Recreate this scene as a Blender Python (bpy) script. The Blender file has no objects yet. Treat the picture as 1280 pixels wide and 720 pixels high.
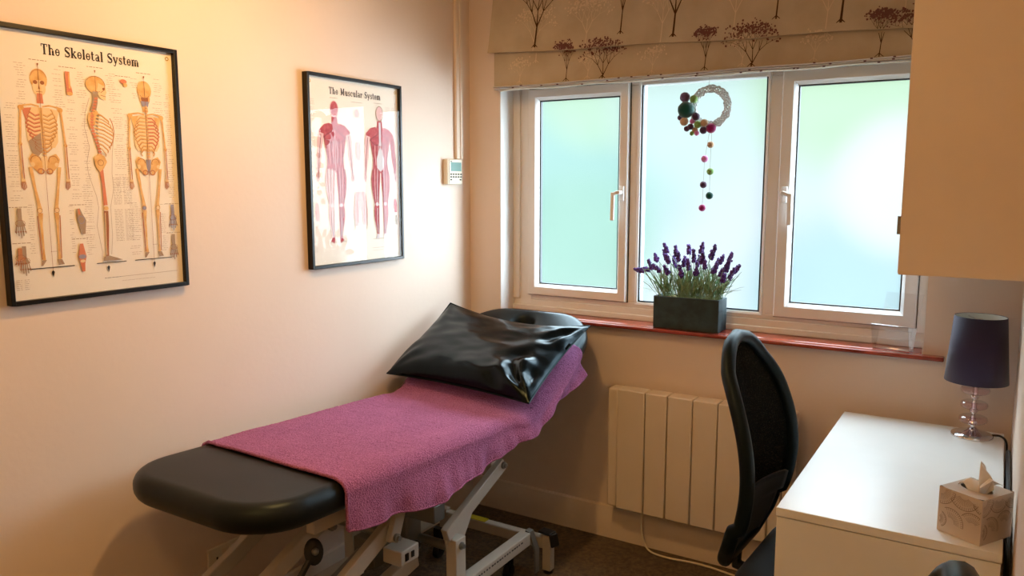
import bpy, bmesh, math, random
from math import sin, cos, pi, radians, sqrt
from mathutils import Vector, Matrix, noise
random.seed(7)
SC = bpy.context.scene
COL = SC.collection

# ------------------------------------------------------------------ camera
cam_d = bpy.data.cameras.new('camera'); cam = bpy.data.objects.new('camera', cam_d); COL.objects.link(cam)
cam.location = (2.1037, -3.0137, 1.5286)
cam.rotation_euler = (radians(90 - 7.5113), 0, radians(31.8993))
cam_d.sensor_width = 36; cam_d.lens = 36 * 985.08 / 1280; cam_d.clip_start = .01
SC.camera = cam
SC.view_settings.view_transform = 'Standard'; SC.view_settings.look = 'None'
SC.view_settings.gamma = 1; SC.view_settings.use_curve_mapping = False
SC.view_settings.exposure = 0.0
SC.cycles.use_denoising = True
SC.cycles.max_bounces = 8; SC.cycles.diffuse_bounces = 5; SC.cycles.transparent_max_bounces = 16
SC.cycles.sample_clamp_indirect = 6

def srgb(r, g, b):
    f = lambda c: (c / 255) / 12.92 if c / 255 <= .04045 else ((c / 255 + .055) / 1.055) ** 2.4
    return (f(r), f(g), f(b), 1)

# ------------------------------------------------------------------ daylight outside
world = bpy.data.worlds.new('garden_daylight'); SC.world = world; world.use_nodes = True
wt = world.node_tree; wt.nodes.clear()
def WN(t, **k):
    n = wt.nodes.new(t)
    for a, b in k.items(): setattr(n, a, b)
    return n
tc = WN('ShaderNodeTexCoord'); wout = WN('ShaderNodeOutputWorld'); bg = WN('ShaderNodeBackground')
sep = WN('ShaderNodeSeparateXYZ'); wt.links.new(tc.outputs['Generated'], sep.inputs[0])
def wsmooth(sock, lo, hi, a=0., b=1.):
    n = WN('ShaderNodeMapRange', interpolation_type='SMOOTHERSTEP')
    n.inputs['From Min'].default_value = lo; n.inputs['From Max'].default_value = hi
    n.inputs['To Min'].default_value = a; n.inputs['To Max'].default_value = b
    wt.links.new(sock, n.inputs['Value']); return n.outputs[0]
def wmath(op, a, b):
    n = WN('ShaderNodeMath', operation=op)
    for i, v in enumerate((a, b)):
        if isinstance(v, (int, float)): n.inputs[i].default_value = v
        else: wt.links.new(v, n.inputs[i])
    return n.outputs[0]
def wdot(d):
    v = Vector(d).normalized(); n = WN('ShaderNodeVectorMath', operation='DOT_PRODUCT')
    wt.links.new(tc.outputs['Generated'], n.inputs[0]); n.inputs[1].default_value = v; return n.outputs['Value']
def wmix(f, a, b):
    n = WN('ShaderNodeMix', data_type='RGBA')
    if isinstance(f, (int, float)): n.inputs[0].default_value = f
    else: wt.links.new(f, n.inputs[0])
    for i, v in ((6, a), (7, b)):
        if isinstance(v, tuple): n.inputs[i].default_value = v
        else: wt.links.new(v, n.inputs[i])
    return n.outputs[2]
def azel(az, el): return (sin(radians(az)) * cos(radians(el)), cos(radians(az)) * cos(radians(el)), sin(radians(el)))
def blob(az, el, rad):  # 1 at the direction, 0 beyond rad degrees
    return wsmooth(wdot(azel(az, el)), cos(radians(rad)), 1.0)
c = wmix(blob(-29, 1, 12.5), srgb(226, 237, 245), srgb(176, 226, 220))      # hedge behind the opening light on the left
c = wmix(wmath('MULTIPLY', blob(-27, -4.5, 7), .7), c, srgb(170, 222, 200))
c = wmix(wmath('MULTIPLY', blob(-26, 7, 6), .8), c, srgb(206, 240, 206))
c = wmix(blob(-19, 6, 8), c, srgb(214, 240, 238))
c = wmix(wmath('MULTIPLY', blob(-9.5, 6.5, 8), .95), c, srgb(202, 236, 198))   # sunlit foliage to the right
c = wmix(wmath('MULTIPLY', blob(-9.5, -8, 8), .8), c, srgb(180, 224, 236))
glow = blob(-5.4, 0, 6)
c = wmix(glow, c, (.95, 1.0, .97, 1))
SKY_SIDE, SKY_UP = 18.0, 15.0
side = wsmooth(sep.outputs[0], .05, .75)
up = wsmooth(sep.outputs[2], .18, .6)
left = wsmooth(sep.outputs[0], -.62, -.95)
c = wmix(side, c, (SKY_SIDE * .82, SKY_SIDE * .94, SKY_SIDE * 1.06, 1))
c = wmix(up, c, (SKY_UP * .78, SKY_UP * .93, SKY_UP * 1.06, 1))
dn = wsmooth(sep.outputs[2], -.2, -.6)
c = wmix(dn, c, (.35, .42, .25, 1))
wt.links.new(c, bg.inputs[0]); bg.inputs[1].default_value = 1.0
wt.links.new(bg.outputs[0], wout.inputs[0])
world.cycles.sampling_method = 'MANUAL'; world.cycles.sample_map_resolution = 512

def add_light(name, typ, loc, energy, color, **k):
    d = bpy.data.lights.new(name, typ); d.energy = energy; d.color = color
    for a, b in k.items(): setattr(d, a, b)
    o = bpy.data.objects.new(name, d); COL.objects.link(o); o.location = loc; return o
# the room's warm ceiling lamp, above and in front of the camera's view
lamp = add_light('ceiling_lamp', 'SPOT', (.88, -1.50, 2.32), 50, (1, .54, .165), shadow_soft_size=.045, spot_size=radians(172), spot_blend=1.0)
add_light('ceiling_lamp', 'POINT', (1.45, -3.0, 2.3), 15.5, (1, .57, .18), shadow_soft_size=.06)
lamp.rotation_euler = (Vector((0, -1.45, 1.15)) - lamp.location).to_track_quat('-Z', 'Y').to_euler()

# ------------------------------------------------------------------ materials
MATS = {}
def mat(name, col, rough=.5, metal=0, spec=.5, bump=None, vary=None, coat=0, sheen=0, trans=0, ior=1.45, alpha=1):
    """bump=(scale,strength,dist) noise bump; vary=(scale,col2,amount) mottled colour"""
    if name in MATS: return MATS[name]
    m = bpy.data.materials.new(name); m.use_nodes = True; nt = m.node_tree; p = nt.nodes['Principled BSDF']
    p.inputs['Base Color'].default_value = col; p.inputs['Roughness'].default_value = rough
    p.inputs['Metallic'].default_value = metal; p.inputs['Specular IOR Level'].default_value = spec
    p.inputs['Coat Weight'].default_value = coat; p.inputs['Coat Roughness'].default_value = .08
    p.inputs['Sheen Weight'].default_value = sheen; p.inputs['Transmission Weight'].default_value = trans
    p.inputs['IOR'].default_value = ior; p.inputs['Alpha'].default_value = alpha
    t = nt.nodes.new('ShaderNodeTexCoord')
    if vary is None: vary = (6, tuple(x * .93 for x in col[:3]) + (1,), .5)
    n = nt.nodes.new('ShaderNodeTexNoise'); n.inputs['Scale'].default_value = vary[0]; n.inputs['Detail'].default_value = 4
    mx = nt.nodes.new('ShaderNodeMix'); mx.data_type = 'RGBA'; mx.inputs[6].default_value = col; mx.inputs[7].default_value = vary[1]
    r = nt.nodes.new('ShaderNodeMapRange'); r.inputs['From Min'].default_value = .35; r.inputs['From Max'].default_value = .65
    r.inputs['To Max'].default_value = vary[2]
    nt.links.new(t.outputs['Object'], n.inputs['Vector']); nt.links.new(n.outputs['Fac'], r.inputs['Value'])
    nt.links.new(r.outputs[0], mx.inputs[0]); nt.links.new(mx.outputs[2], p.inputs['Base Color'])
    if bump:
        b = nt.nodes.new('ShaderNodeBump'); b.inputs['Strength'].default_value = bump[1]; b.inputs['Distance'].default_value = bump[2]
        n2 = nt.nodes.new('ShaderNodeTexNoise'); n2.inputs['Scale'].default_value = bump[0]; n2.inputs['Detail'].default_value = 5
        nt.links.new(t.outputs['Object'], n2.inputs['Vector']); nt.links.new(n2.outputs['Fac'], b.inputs['Height'])
        nt.links.new(b.outputs[0], p.inputs['Normal'])
    MATS[name] = m; return m

M_wall = mat('cream_wall_paint', srgb(227, 212, 199), .85, spec=.2, bump=(55, .12, .004), vary=(2.2, srgb(221, 205, 191), .6))
M_ceil = mat('ceiling_paint', srgb(236, 230, 222), .9, spec=.1)
M_carpet = mat('brown_carpet', srgb(112, 88, 58), .95, spec=.1, bump=(420, .9, .006), vary=(75, srgb(70, 52, 32), 1), sheen=.2)
M_skirt = mat('white_gloss_trim', srgb(228, 214, 198), .35, spec=.4)
M_upvc = mat('white_upvc', srgb(232, 234, 234), .28, spec=.5)
M_gasket = mat('black_gasket', srgb(28, 40, 46), .5)
M_silltile = mat('red_tile_sill', srgb(158, 66, 48), .22, spec=.6, vary=(14, srgb(120, 44, 34), .9), coat=.3)
M_plaster = mat('reveal_paint', srgb(228, 230, 230), .6)
M_fabric = mat('blind_fabric', srgb(190, 176, 152), .9, spec=.1, bump=(600, .4, .002), vary=(9, srgb(176, 160, 134), .8))
M_print_dark = mat('blind_print_plum', srgb(112, 76, 72), .9, spec=.1)
M_print_stem = mat('blind_print_brown', srgb(80, 56, 38), .9, spec=.1)
M_print_pale = mat('blind_print_pale', srgb(208, 190, 162), .9, spec=.1)
M_lining = mat('blind_lining', srgb(222, 214, 200), .85, spec=.1)
M_black_frame = mat('black_picture_frame', srgb(18, 16, 15), .3, spec=.4)
M_paper = mat('poster_paper', srgb(240, 234, 222), .7)
M_ink = mat('poster_ink', srgb(30, 22, 30), .7)
M_text = mat('poster_small_text', srgb(178, 160, 146), .7)
M_bone = mat('print_bone', srgb(214, 164, 96), .7, vary=(60, srgb(232, 192, 128), .9))
M_bone_dk = mat('print_bone_shadow', srgb(158, 98, 58), .7)
M_bone_lt = mat('print_bone_light', srgb(236, 208, 160), .7)
M_boneline = mat('print_bone_line', srgb(190, 128, 84), .7)
M_flesh = mat('print_cartilage', srgb(212, 130, 96), .7)
M_blue = mat('print_blue_grey', srgb(150, 146, 166), .7)
M_greyp = mat('print_grey', srgb(168, 146, 124), .7)
M_muscle = mat('print_muscle', srgb(166, 52, 62), .7, vary=(70, srgb(196, 92, 96), .8))
M_muscle_dk = mat('print_muscle_dark', srgb(120, 40, 52), .7)
M_muscle_lt = mat('print_muscle_light', srgb(224, 184, 182), .7)
M_tendon = mat('print_tendon', srgb(212, 206, 210), .7)
M_brass = mat('brass', srgb(200, 160, 80), .3, metal=1)
M_vinyl = mat('black_vinyl', srgb(17, 17, 15), .38, spec=.35, bump=(260, .12, .002), vary=(9, srgb(26, 27, 26), .8))
M_pillow = mat('glossy_black_vinyl', srgb(4, 7, 9), .25, spec=.22, bump=(5, .08, .02))
M_steel = mat('grey_white_painted_steel', srgb(196, 190, 178), .35, spec=.5)
M_steel2 = mat('grey_steel', srgb(132, 134, 132), .35, metal=.5)
M_blackpl = mat('black_plastic', srgb(16, 17, 18), .4, vary=(9, srgb(22, 23, 24), .6))
M_yellow = mat('yellow_sticker', srgb(200, 180, 30), .5)
M_whitepl = mat('cream_plastic', srgb(226, 218, 198), .35)
M_rad = mat('white_radiator_enamel', srgb(232, 220, 202), .3)
M_seam = mat('dark_gap', srgb(36, 26, 20), .8)
M_desk = mat('white_desk_laminate', srgb(232, 234, 232), .3, spec=.5)
M_cab = mat('cream_cabinet_laminate', srgb(232, 214, 188), .4)
M_chairfab = mat('black_chair_fabric', srgb(10, 16, 19), .8, sheen=.1)
M_chairgloss = mat('black_chair_frame', srgb(10, 18, 21), .42, spec=.35)
M_planter = mat('slate_planter', srgb(38, 54, 60), .8, bump=(40, .5, .005), vary=(18, srgb(52, 72, 78), .8))
M_soil = mat('dry_moss', srgb(150, 130, 90), .95, bump=(120, 1, .01))
M_green = mat('lavender_leaf', srgb(104, 138, 100), .6, vary=(30, srgb(150, 176, 140), .9))
M_lav = mat('lavender_flower', srgb(98, 60, 142), .7, vary=(60, srgb(62, 34, 104), .9))
M_wicker = mat('white_wicker', srgb(206, 212, 214), .7)
M_string = mat('white_string', srgb(190, 190, 186), .8)
M_chrome = mat('chrome', srgb(226, 226, 228), .08, metal=1)
M_shade = mat('purple_lampshade', srgb(34, 20, 54), .75, sheen=.22, bump=(300, .3, .001))
M_shade_in = mat('shade_lining', srgb(210, 214, 208), .8)

M_tissuebox = mat('taupe_box_card', srgb(200, 186, 170), .32, spec=.6)
M_boxline = mat('pale_box_print', srgb(126, 108, 92), .4)
M_tissue = mat('white_tissue', srgb(240, 236, 230), .9, bump=(40, .4, .005))
M_lcd = mat('lcd_screen', srgb(120, 156, 152), .25)
M_felt = {}
def felt(n, c): return mat('felt_' + n, srgb(*c), .95, spec=.1, bump=(300, .8, .004), sheen=.4)
F_purple = felt('purple', (104, 74, 102)); F_green = felt('green', (130, 168, 92)); F_teal = felt('teal', (8, 74, 66))
F_plum = felt('plum', (74, 46, 74)); F_tan = felt('tan', (190, 156, 120)); F_pink = felt('pink', (214, 130, 190)); F_mag = felt('magenta', (150, 24, 98))

for m_ in (M_pillow, M_chairgloss, M_vinyl): m_.node_tree.nodes['Principled BSDF'].inputs['Specular Tint'].default_value = (.62, .86, 1, 1)  # bluish daylight sheen put into the specular tint of these blacks
def custom(name, fn):
    m = bpy.data.materials.new(name); m.use_nodes = True; nt = m.node_tree; nt.nodes.clear()
    o = nt.nodes.new('ShaderNodeOutputMaterial'); fn(nt, o); MATS[name] = m; return m
def _pane(nt, o):      # satin frosted pane: lets soft light through, a light veil scattered by its rough face
    tr = nt.nodes.new('ShaderNodeBsdfTransparent'); tr.inputs[0].default_value = (.97, 1, .99, 1)
    tl = nt.nodes.new('ShaderNodeBsdfTranslucent'); tl.inputs[0].default_value = (.92, .98, .98, 1)
    n = nt.nodes.new('ShaderNodeTexNoise'); n.inputs['Scale'].default_value = 3; n.inputs['Detail'].default_value = 3
    t = nt.nodes.new('ShaderNodeTexCoord'); nt.links.new(t.outputs['Object'], n.inputs[0])
    r = nt.nodes.new('ShaderNodeMapRange'); r.inputs['To Min'].default_value = .01; r.inputs['To Max'].default_value = .025
    nt.links.new(n.outputs['Fac'], r.inputs[0])
    mx = nt.nodes.new('ShaderNodeMixShader'); nt.links.new(r.outputs[0], mx.inputs[0])
    nt.links.new(tr.outputs[0], mx.inputs[1]); nt.links.new(tl.outputs[0], mx.inputs[2]); nt.links.new(mx.outputs[0], o.inputs[0])
M_pane = custom('frosted_glass', _pane)
def _clear(ior, tint, k=1.0, rough=.02):
    def fn(nt, o):
        tr = nt.nodes.new('ShaderNodeBsdfTransparent'); tr.inputs[0].default_value = tint
        gl = nt.nodes.new('ShaderNodeBsdfGlossy'); gl.inputs['Roughness'].default_value = rough
        fr = nt.nodes.new('ShaderNodeFresnel'); fr.inputs[0].default_value = ior
        mu = nt.nodes.new('ShaderNodeMath'); mu.operation = 'MULTIPLY'; mu.inputs[1].default_value = k; mu.use_clamp = True
        geo = nt.nodes.new('ShaderNodeNewGeometry'); inv = nt.nodes.new('ShaderNodeMath'); inv.operation = 'SUBTRACT'; inv.inputs[0].default_value = 1
        nt.links.new(geo.outputs['Backfacing'], inv.inputs[1]); m2 = nt.nodes.new('ShaderNodeMath'); m2.operation = 'MULTIPLY'
        nt.links.new(fr.outputs[0], m2.inputs[0]); nt.links.new(inv.outputs[0], m2.inputs[1]); nt.links.new(m2.outputs[0], mu.inputs[0])
        mx = nt.nodes.new('ShaderNodeMixShader'); nt.links.new(mu.outputs[0], mx.inputs[0])
        nt.links.new(tr.outputs[0], mx.inputs[1]); nt.links.new(gl.outputs[0], mx.inputs[2]); nt.links.new(mx.outputs[0], o.inputs[0])
    return fn
M_pglass = custom('picture_glazing', _clear(1.5, (.985, .985, .985, 1), .42))
M_acrylic = custom('clear_acrylic', _clear(1.5, (.985, .99, .995, 1), 3))
M_pinkglass = custom('pink_glass', _clear(1.6, (.95, .84, .87, 1), 3))
def _mesh(nt, o):      # black mesh upholstery with tiny holes
    d = nt.nodes.new('ShaderNodeBsdfDiffuse'); d.inputs[0].default_value = (.006, .009, .01, 1)
    tr = nt.nodes.new('ShaderNodeBsdfTransparent')
    t = nt.nodes.new('ShaderNodeTexCoord'); v = nt.nodes.new('ShaderNodeTexVoronoi'); v.inputs['Scale'].default_value = 330
    nt.links.new(t.outputs['Object'], v.inputs['Vector'])
    r = nt.nodes.new('ShaderNodeMapRange'); r.inputs['From Min'].default_value = .2; r.inputs['From Max'].default_value = .48
    r.inputs['To Min'].default_value = .55; r.inputs['To Max'].default_value = 0
    nt.links.new(v.outputs['Distance'], r.inputs[0])
    mx = nt.nodes.new('ShaderNodeMixShader'); nt.links.new(r.outputs[0], mx.inputs[0])
    nt.links.new(d.outputs[0], mx.inputs[1]); nt.links.new(tr.outputs[0], mx.inputs[2]); nt.links.new(mx.outputs[0], o.inputs[0])
M_mesh = custom('black_mesh_fabric', _mesh)
def _towel(nt, o):
    p = nt.nodes.new('ShaderNodeBsdfPrincipled'); t = nt.nodes.new('ShaderNodeTexCoord')
    n = nt.nodes.new('ShaderNodeTexNoise'); n.inputs['Scale'].default_value = 260; n.inputs['Detail'].default_value = 3
    n3 = nt.nodes.new('ShaderNodeTexNoise'); n3.inputs['Scale'].default_value = 9; n3.inputs['Detail'].default_value = 5
    nt.links.new(t.outputs['Object'], n.inputs['Vector']); nt.links.new(t.outputs['Object'], n3.inputs['Vector'])
    mx = nt.nodes.new('ShaderNodeMix'); mx.data_type = 'RGBA'; mx.inputs[6].default_value = srgb(136, 72, 118); mx.inputs[7].default_value = srgb(188, 120, 168)
    r = nt.nodes.new('ShaderNodeMapRange'); r.inputs['From Min'].default_value = .34; r.inputs['From Max'].default_value = .64
    nt.links.new(n.outputs['Fac'], r.inputs[0]); nt.links.new(r.outputs[0], mx.inputs[0])
    mx2 = nt.nodes.new('ShaderNodeMix'); mx2.data_type = 'RGBA'; mx2.blend_type = 'MULTIPLY'; mx2.inputs[0].default_value = .35
    nt.links.new(mx.outputs[2], mx2.inputs[6]); nt.links.new(n3.outputs['Fac'], mx2.inputs[7])
    nt.links.new(mx2.outputs[2], p.inputs['Base Color'])
    p.inputs['Roughness'].default_value = 1; p.inputs['Specular IOR Level'].default_value = .1
    p.inputs['Sheen Weight'].default_value = .5; p.inputs['Sheen Tint'].default_value = srgb(230, 160, 200)
    b = nt.nodes.new('ShaderNodeBump'); b.inputs['Strength'].default_value = 1; b.inputs['Distance'].default_value = .006
    nt.links.new(n.outputs['Fac'], b.inputs['Height']); nt.links.new(b.outputs[0], p.inputs['Normal'])
    nt.links.new(p.outputs[0], o.inputs[0])
M_towel = custom('mauve_terry', _towel)

# ------------------------------------------------------------------ mesh builder
class MB:
    def __init__(s): s.v = []; s.f = []; s.m = []
    def add(s, vs, fs, m=0):
        b = len(s.v); s.v += [tuple(p) for p in vs]
        for f in fs: s.f.append([i + b for i in f]); s.m.append(m)
        return s
    def box(s, x0, x1, y0, y1, z0, z1, m=0, mtx=None):
        vs = [Vector((x, y, z)) for z in (z0, z1) for y in (y0, y1) for x in (x0, x1)]
        if mtx: vs = [mtx @ p for p in vs]
        return s.add(vs, [(0, 2, 3, 1), (4, 5, 7, 6), (0, 1, 5, 4), (2, 6, 7, 3), (0, 4, 6, 2), (1, 3, 7, 5)], m)
    def beam(s, a, b, w, h, up=(0, 0, 1), m=0):
        a = Vector(a); b = Vector(b); d = (b - a).normalized(); u = Vector(up)
        r = d.cross(u)
        if r.length < 1e-3: r = d.cross(Vector((0, 1, 0)))
        r.normalize(); u = r.cross(d)
        vs = [p + r * (i * w / 2) + u * (j * h / 2) for p in (a, b) for j in (-1, 1) for i in (-1, 1)]
        return s.add(vs, [(0, 2, 3, 1), (4, 5, 7, 6), (0, 1, 5, 4), (2, 6, 7, 3), (0, 4, 6, 2), (1, 3, 7, 5)], m)
    def tube(s, pts, r, n=10, m=0, cap=True, closed=False):
        pts = [Vector(p) for p in pts]; N = len(pts)
        rad = r if isinstance(r, (list, tuple)) else [r] * N
        prev = None; rings = []
        for i in range(N):
            if closed: d = pts[(i + 1) % N] - pts[i - 1]
            else: d = pts[min(i + 1, N - 1)] - pts[max(i - 1, 0)]
            d = d.normalized() if d.length > 1e-9 else Vector((0, 0, 1))
            if prev is None:
                a = Vector((0, 0, 1)) if abs(d.z) < .9 else Vector((1, 0, 0)); u = d.cross(a).normalized()
            else:
                u = prev - d * prev.dot(d); u = u.normalized() if u.length > 1e-6 else d.orthogonal().normalized()
            prev = u; w = d.cross(u)
            rings.append([pts[i] + (u * cos(2 * pi * k / n) + w * sin(2 * pi * k / n)) * rad[i] for k in range(n)])
        vs = [p for ring in rings for p in ring]; fs = []
        for i in range(N if closed else N - 1):
            j = (i + 1) % N
            for k in range(n): fs.append((i * n + k, i * n + (k + 1) % n, j * n + (k + 1) % n, j * n + k))
        if cap and not closed: fs += [tuple(reversed(range(n))), tuple(range((N - 1) * n, N * n))]
        return s.add(vs, fs, m)
    def lathe(s, prof, c, n=32, m=0, mtx=None):
        vs = []
        for r, z in prof:
            for k in range(n):
                p = Vector((r * cos(2 * pi * k / n), r * sin(2 * pi * k / n), z))
                if mtx: p = mtx @ p
                vs.append(p + Vector(c))
        fs = [(i * n + k, i * n + (k + 1) % n, (i + 1) * n + (k + 1) % n, (i + 1) * n + k) for i in range(len(prof) - 1) for k in range(n)]
        if prof[0][0] > 1e-6: fs.append(tuple(reversed(range(n))))
        if prof[-1][0] > 1e-6: fs.append(tuple(range((len(prof) - 1) * n, len(prof) * n)))
        return s.add(vs, fs, m)
    def grid(s, fn, nu, nv, m=0, wrap_u=False):
        vs = [fn(i / nu, j / nv) for j in range(nv + 1) for i in range(nu + (0 if wrap_u else 1))]
        W = nu if wrap_u else nu + 1
        fs = [(j * W + i, j * W + (i + 1) % W, (j + 1) * W + (i + 1) % W, (j + 1) * W + i) for j in range(nv) for i in range(nu)]
        return s.add(vs, fs, m)
    def ball(s, c, r, n=14, m=0, sc=(1, 1, 1), jit=0):
        c = Vector(c); h = n // 2
        def fn(u, v):
            a = 2 * pi * u; b = pi * v; d = Vector((sin(b) * cos(a), sin(b) * sin(a), -cos(b)))
            rr = r * (1 + jit * noise.noise(d * 3 + c * 50))
            return c + Vector((d.x * sc[0], d.y * sc[1], d.z * sc[2])) * rr
        return s.grid(fn, n, h, m, wrap_u=True)
    def extrude(s, poly, fn, m=0):
        """poly 2D outline, fn(p, side) -> 3D for side 0/1"""
        n = len(poly); vs = [fn(p, 0) for p in poly] + [fn(p, 1) for p in poly]
        return s.add(vs, [tuple(reversed(range(n))), tuple(range(n, 2 * n))] + [(k, (k + 1) % n, n + (k + 1) % n, n + k) for k in range(n)], m)
    def build(s, name, mats, parent=None, origin=None, smooth=False, bevel=0, angle=35, local=False, solid=0):
        me = bpy.data.meshes.new(name)
        o = bpy.data.objects.new(name, me); COL.objects.link(o)
        if parent is not None:
            o.parent = parent; off = Vector((0, 0, 0)) if local else Vector(WL.get(parent.name, parent.location))
            WL[o.name] = off
        else:
            if origin is None:
                xs, ys, zs = zip(*s.v); origin = ((min(xs) + max(xs)) / 2, (min(ys) + max(ys)) / 2, min(zs))
            off = Vector(origin); o.location = off; WL[o.name] = off
        me.from_pydata([Vector(p) - off for p in s.v], [], s.f)
        for m in (mats if isinstance(mats, (list, tuple)) else [mats]): me.materials.append(m)
        me.polygons.foreach_set('material_index', s.m)
        bm = bmesh.new(); bm.from_mesh(me); bmesh.ops.remove_doubles(bm, verts=bm.verts, dist=1e-6)
        if not solid and len(bm.faces) < 60000: bmesh.ops.recalc_face_normals(bm, faces=bm.faces)
        bm.to_mesh(me); bm.free(); me.update()
        if solid:
            md = o.modifiers.new('thickness', 'SOLIDIFY'); md.thickness = solid; md.offset = 0
        if bevel:
            md = o.modifiers.new('edges', 'BEVEL'); md.width = bevel; md.segments = 2; md.limit_method = 'ANGLE'; md.angle_limit = radians(angle)
            smooth = True
        if smooth:
            me.polygons.foreach_set('use_smooth', [True] * len(me.polygons))
            me.set_sharp_from_angle(angle=radians(angle))
        return o
WL = {}
def tag(o, label=None, cat=None, group=None, kind=None):
    if label: o['label'] = label
    if cat: o['category'] = cat
    if group: o['group'] = group
    if kind: o['kind'] = kind
    return o
def thing(name, loc, label, cat, group=None):
    o = bpy.data.objects.new(name, None); COL.objects.link(o); o.location = loc; o.empty_display_size = .05
    WL[o.name] = Vector(loc); return tag(o, label, cat, group)
def struct(mb, name, m, parent=None, **k):
    o = mb.build(name, m, parent, **k)
    if parent is None: o['kind'] = 'structure'
    return o
def lerp(a, b, t): return a + (b - a) * t
def sm(a, b, x):
    t = max(0, min(1, (x - a) / (b - a))); return t * t * (3 - 2 * t)

# ------------------------------------------------------------------ room shell
RX, RZ, RY = 2.173, 2.45, -3.7
WX0, WX1, WZ0, WZ1 = .166, 1.898, .935, 2.03
struct(MB().box(-.12, RX + .12, RY - .12, .20, -.1, 0), 'floor', M_carpet)
struct(MB().box(-.12, RX + .12, RY - .12, .20, RZ, RZ + .1), 'ceiling', M_ceil)
struct(MB().box(-.12, 0, RY - .12, .20, 0, RZ), 'wall_left', M_wall)
struct(MB().box(RX, RX + .12, RY - .12, .20, 0, RZ), 'wall_right', M_wall)
struct(MB().box(0, RX, RY - .12, RY, 0, RZ), 'wall_back', M_wall)
w = MB()
w.box(0, WX0, 0, .20, 0, RZ); w.box(WX1, RX, 0, .20, 0, RZ); w.box(WX0, WX1, 0, .20, 0, WZ0); w.box(WX0, WX1, 0, .20, WZ1, RZ)
struct(w, 'wall_window', M_wall)
r = MB()   # painted linings of the window opening
r.box(WX0 - .001, WX0 + .003, -.001, .115, WZ0 + .012, WZ1); r.box(WX1 - .003, WX1 + .001, -.001, .115, WZ0 + .012, WZ1); r.box(WX0, WX1, 0.0, .115, WZ1 - .003, WZ1)
struct(r, 'trim_1', M_plaster)
def skirting(a, b, inward, name):
    prof = [(0, 0), (.018, 0), (.018, .118), (.013, .128), (.012, .136), (.006, .142), (0, .142)]
    a = Vector(a); b = Vector(b); n = Vector(inward)
    m = MB().extrude(prof, lambda p, sd: (a, b)[sd] + n * p[0] + Vector((0, 0, p[1])))
    struct(m, name, M_skirt, smooth=True, angle=30)
skirting((0, RY, 0), (0, 0, 0), (1, 0, 0), 'baseboard_left')
skirting((0, 0, 0), (RX, 0, 0), (0, -1, 0), 'baseboard_window')
skirting((RX, RY, 0), (RX, 0, 0), (-1, 0, 0), 'baseboard_right')
skirting((0, RY, 0), (RX, RY, 0), (0, 1, 0), 'baseboard_back')

# red tiled sill
s = MB(); s.box(WX0 + .004, 1.965, -.045, -.0005, .934, .948); s.box(WX0 + .004, WX1 - .004, -.0005, .125, .936, .948)
sill = s.build('windowsill', M_silltile, bevel=.004); sill['kind'] = 'structure'

# ------------------------------------------------------------------ window
FY0, FY1 = .115, .18
win = bpy.data.objects.new('window_1', None); COL.objects.link(win); win.location = ((WX0 + WX1) / 2, .14, .948); win['kind'] = 'structure'; WL['window_1'] = win.location.copy()
X = [WX0 + .003, .251, .74, .79, 1.307, 1.365, 1.862, WX1 - .003]
fr = MB(); zb, zt = .948, WZ1 - .003
fr.box(X[0], X[1] + .012, FY0, FY1, zb, zt); fr.box(X[6] - .012, X[7], FY0, FY1, zb, zt)
fr.box(X[1] + .012, X[6] - .012, FY0 - .006, FY1, zb, 1.0); fr.box(X[1] + .012, X[6] - .012, FY0, FY1, 1.0, 1.022); fr.box(X[1] + .012, X[6] - .012, FY0, FY1, 1.935, zt)
fr.box(X[2] - .012, X[3], FY0, FY1, 1.022, 1.935); fr.box(X[4], X[5] + .012, FY0, FY1, 1.022, 1.935)
# step line on outer jambs and cill
fr.box(X[0], X[0] + .036, FY0 - .012, FY0, 1.0, zt); fr.box(X[7] - .03, X[7], FY0 - .012, FY0, 1.0, zt); fr.box(X[0], X[7], FY0 - .014, FY0, zb, .972)
fr.build('window_frame', M_upvc, win, bevel=.003)
def ring_frame(m, x0, x1, z0, z1, wd, y0, y1):
    m.box(x0, x0 + wd, y0, y1, z0, z1); m.box(x1 - wd, x1, y0, y1, z0, z1); m.box(x0 + wd, x1 - wd, y0, y1, z0, z0 + wd); m.box(x0 + wd, x1 - wd, y0, y1, z1 - wd, z1)
def mitre_frame(m, x0, x1, z0, z1, prof):
    """profile (inset, y) swept round a mitred rectangle"""
    corners = [(x0, z0, 1, 1), (x1, z0, -1, 1), (x1, z1, -1, -1), (x0, z1, 1, -1)]
    n = len(prof); vs = []
    for cx, cz, sx, sz in corners:
        for d, y in prof: vs.append((cx + sx * d, y, cz + sz * d))
    fs = [(c * n + k, c * n + (k + 1) % n, ((c + 1) % 4) * n + (k + 1) % n, ((c + 1) % 4) * n + k) for c in range(4) for k in range(n)]
    m.add(vs, fs)
def sash(x0, x1, z0, z1, gx0, gx1):
    m = MB(); wd = gx0 - x0
    mitre_frame(m, x0, x1, z0, z1, [(0, FY0 + .01), (.0, FY0 - .018), (.004, FY0 - .022), (wd - .014, FY0 - .022), (wd - .008, FY0 - .015), (wd, FY0 + .004), (wd, FY0 + .02), (0, FY0 + .02)])
    o = m.build('sash', M_upvc, win, smooth=True, angle=25)
    g = MB(); ring_frame(g, x0 + wd - .001, x1 - wd + .001, z0 + wd - .001, z1 - wd + .001, .005, FY0 + .003, FY0 + .02); g.build('gasket', M_gasket, o)
    MB().box(x0 + wd, x1 - wd, FY0 + .010, FY0 + .0105, z0 + wd, z1 - wd).build('pane', M_pane, o)
    l = MB(); ring_frame(l, x0 - .004, x1 + .004, z0 - .004, z1 + .004, .0035, FY0 - .002, FY0 + .001); l.build('seal', M_gasket, o)
    return o
s1 = sash(X[1] + .003, X[2] + .003, 1.024, 1.948, X[1] + .053, 0)
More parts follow.
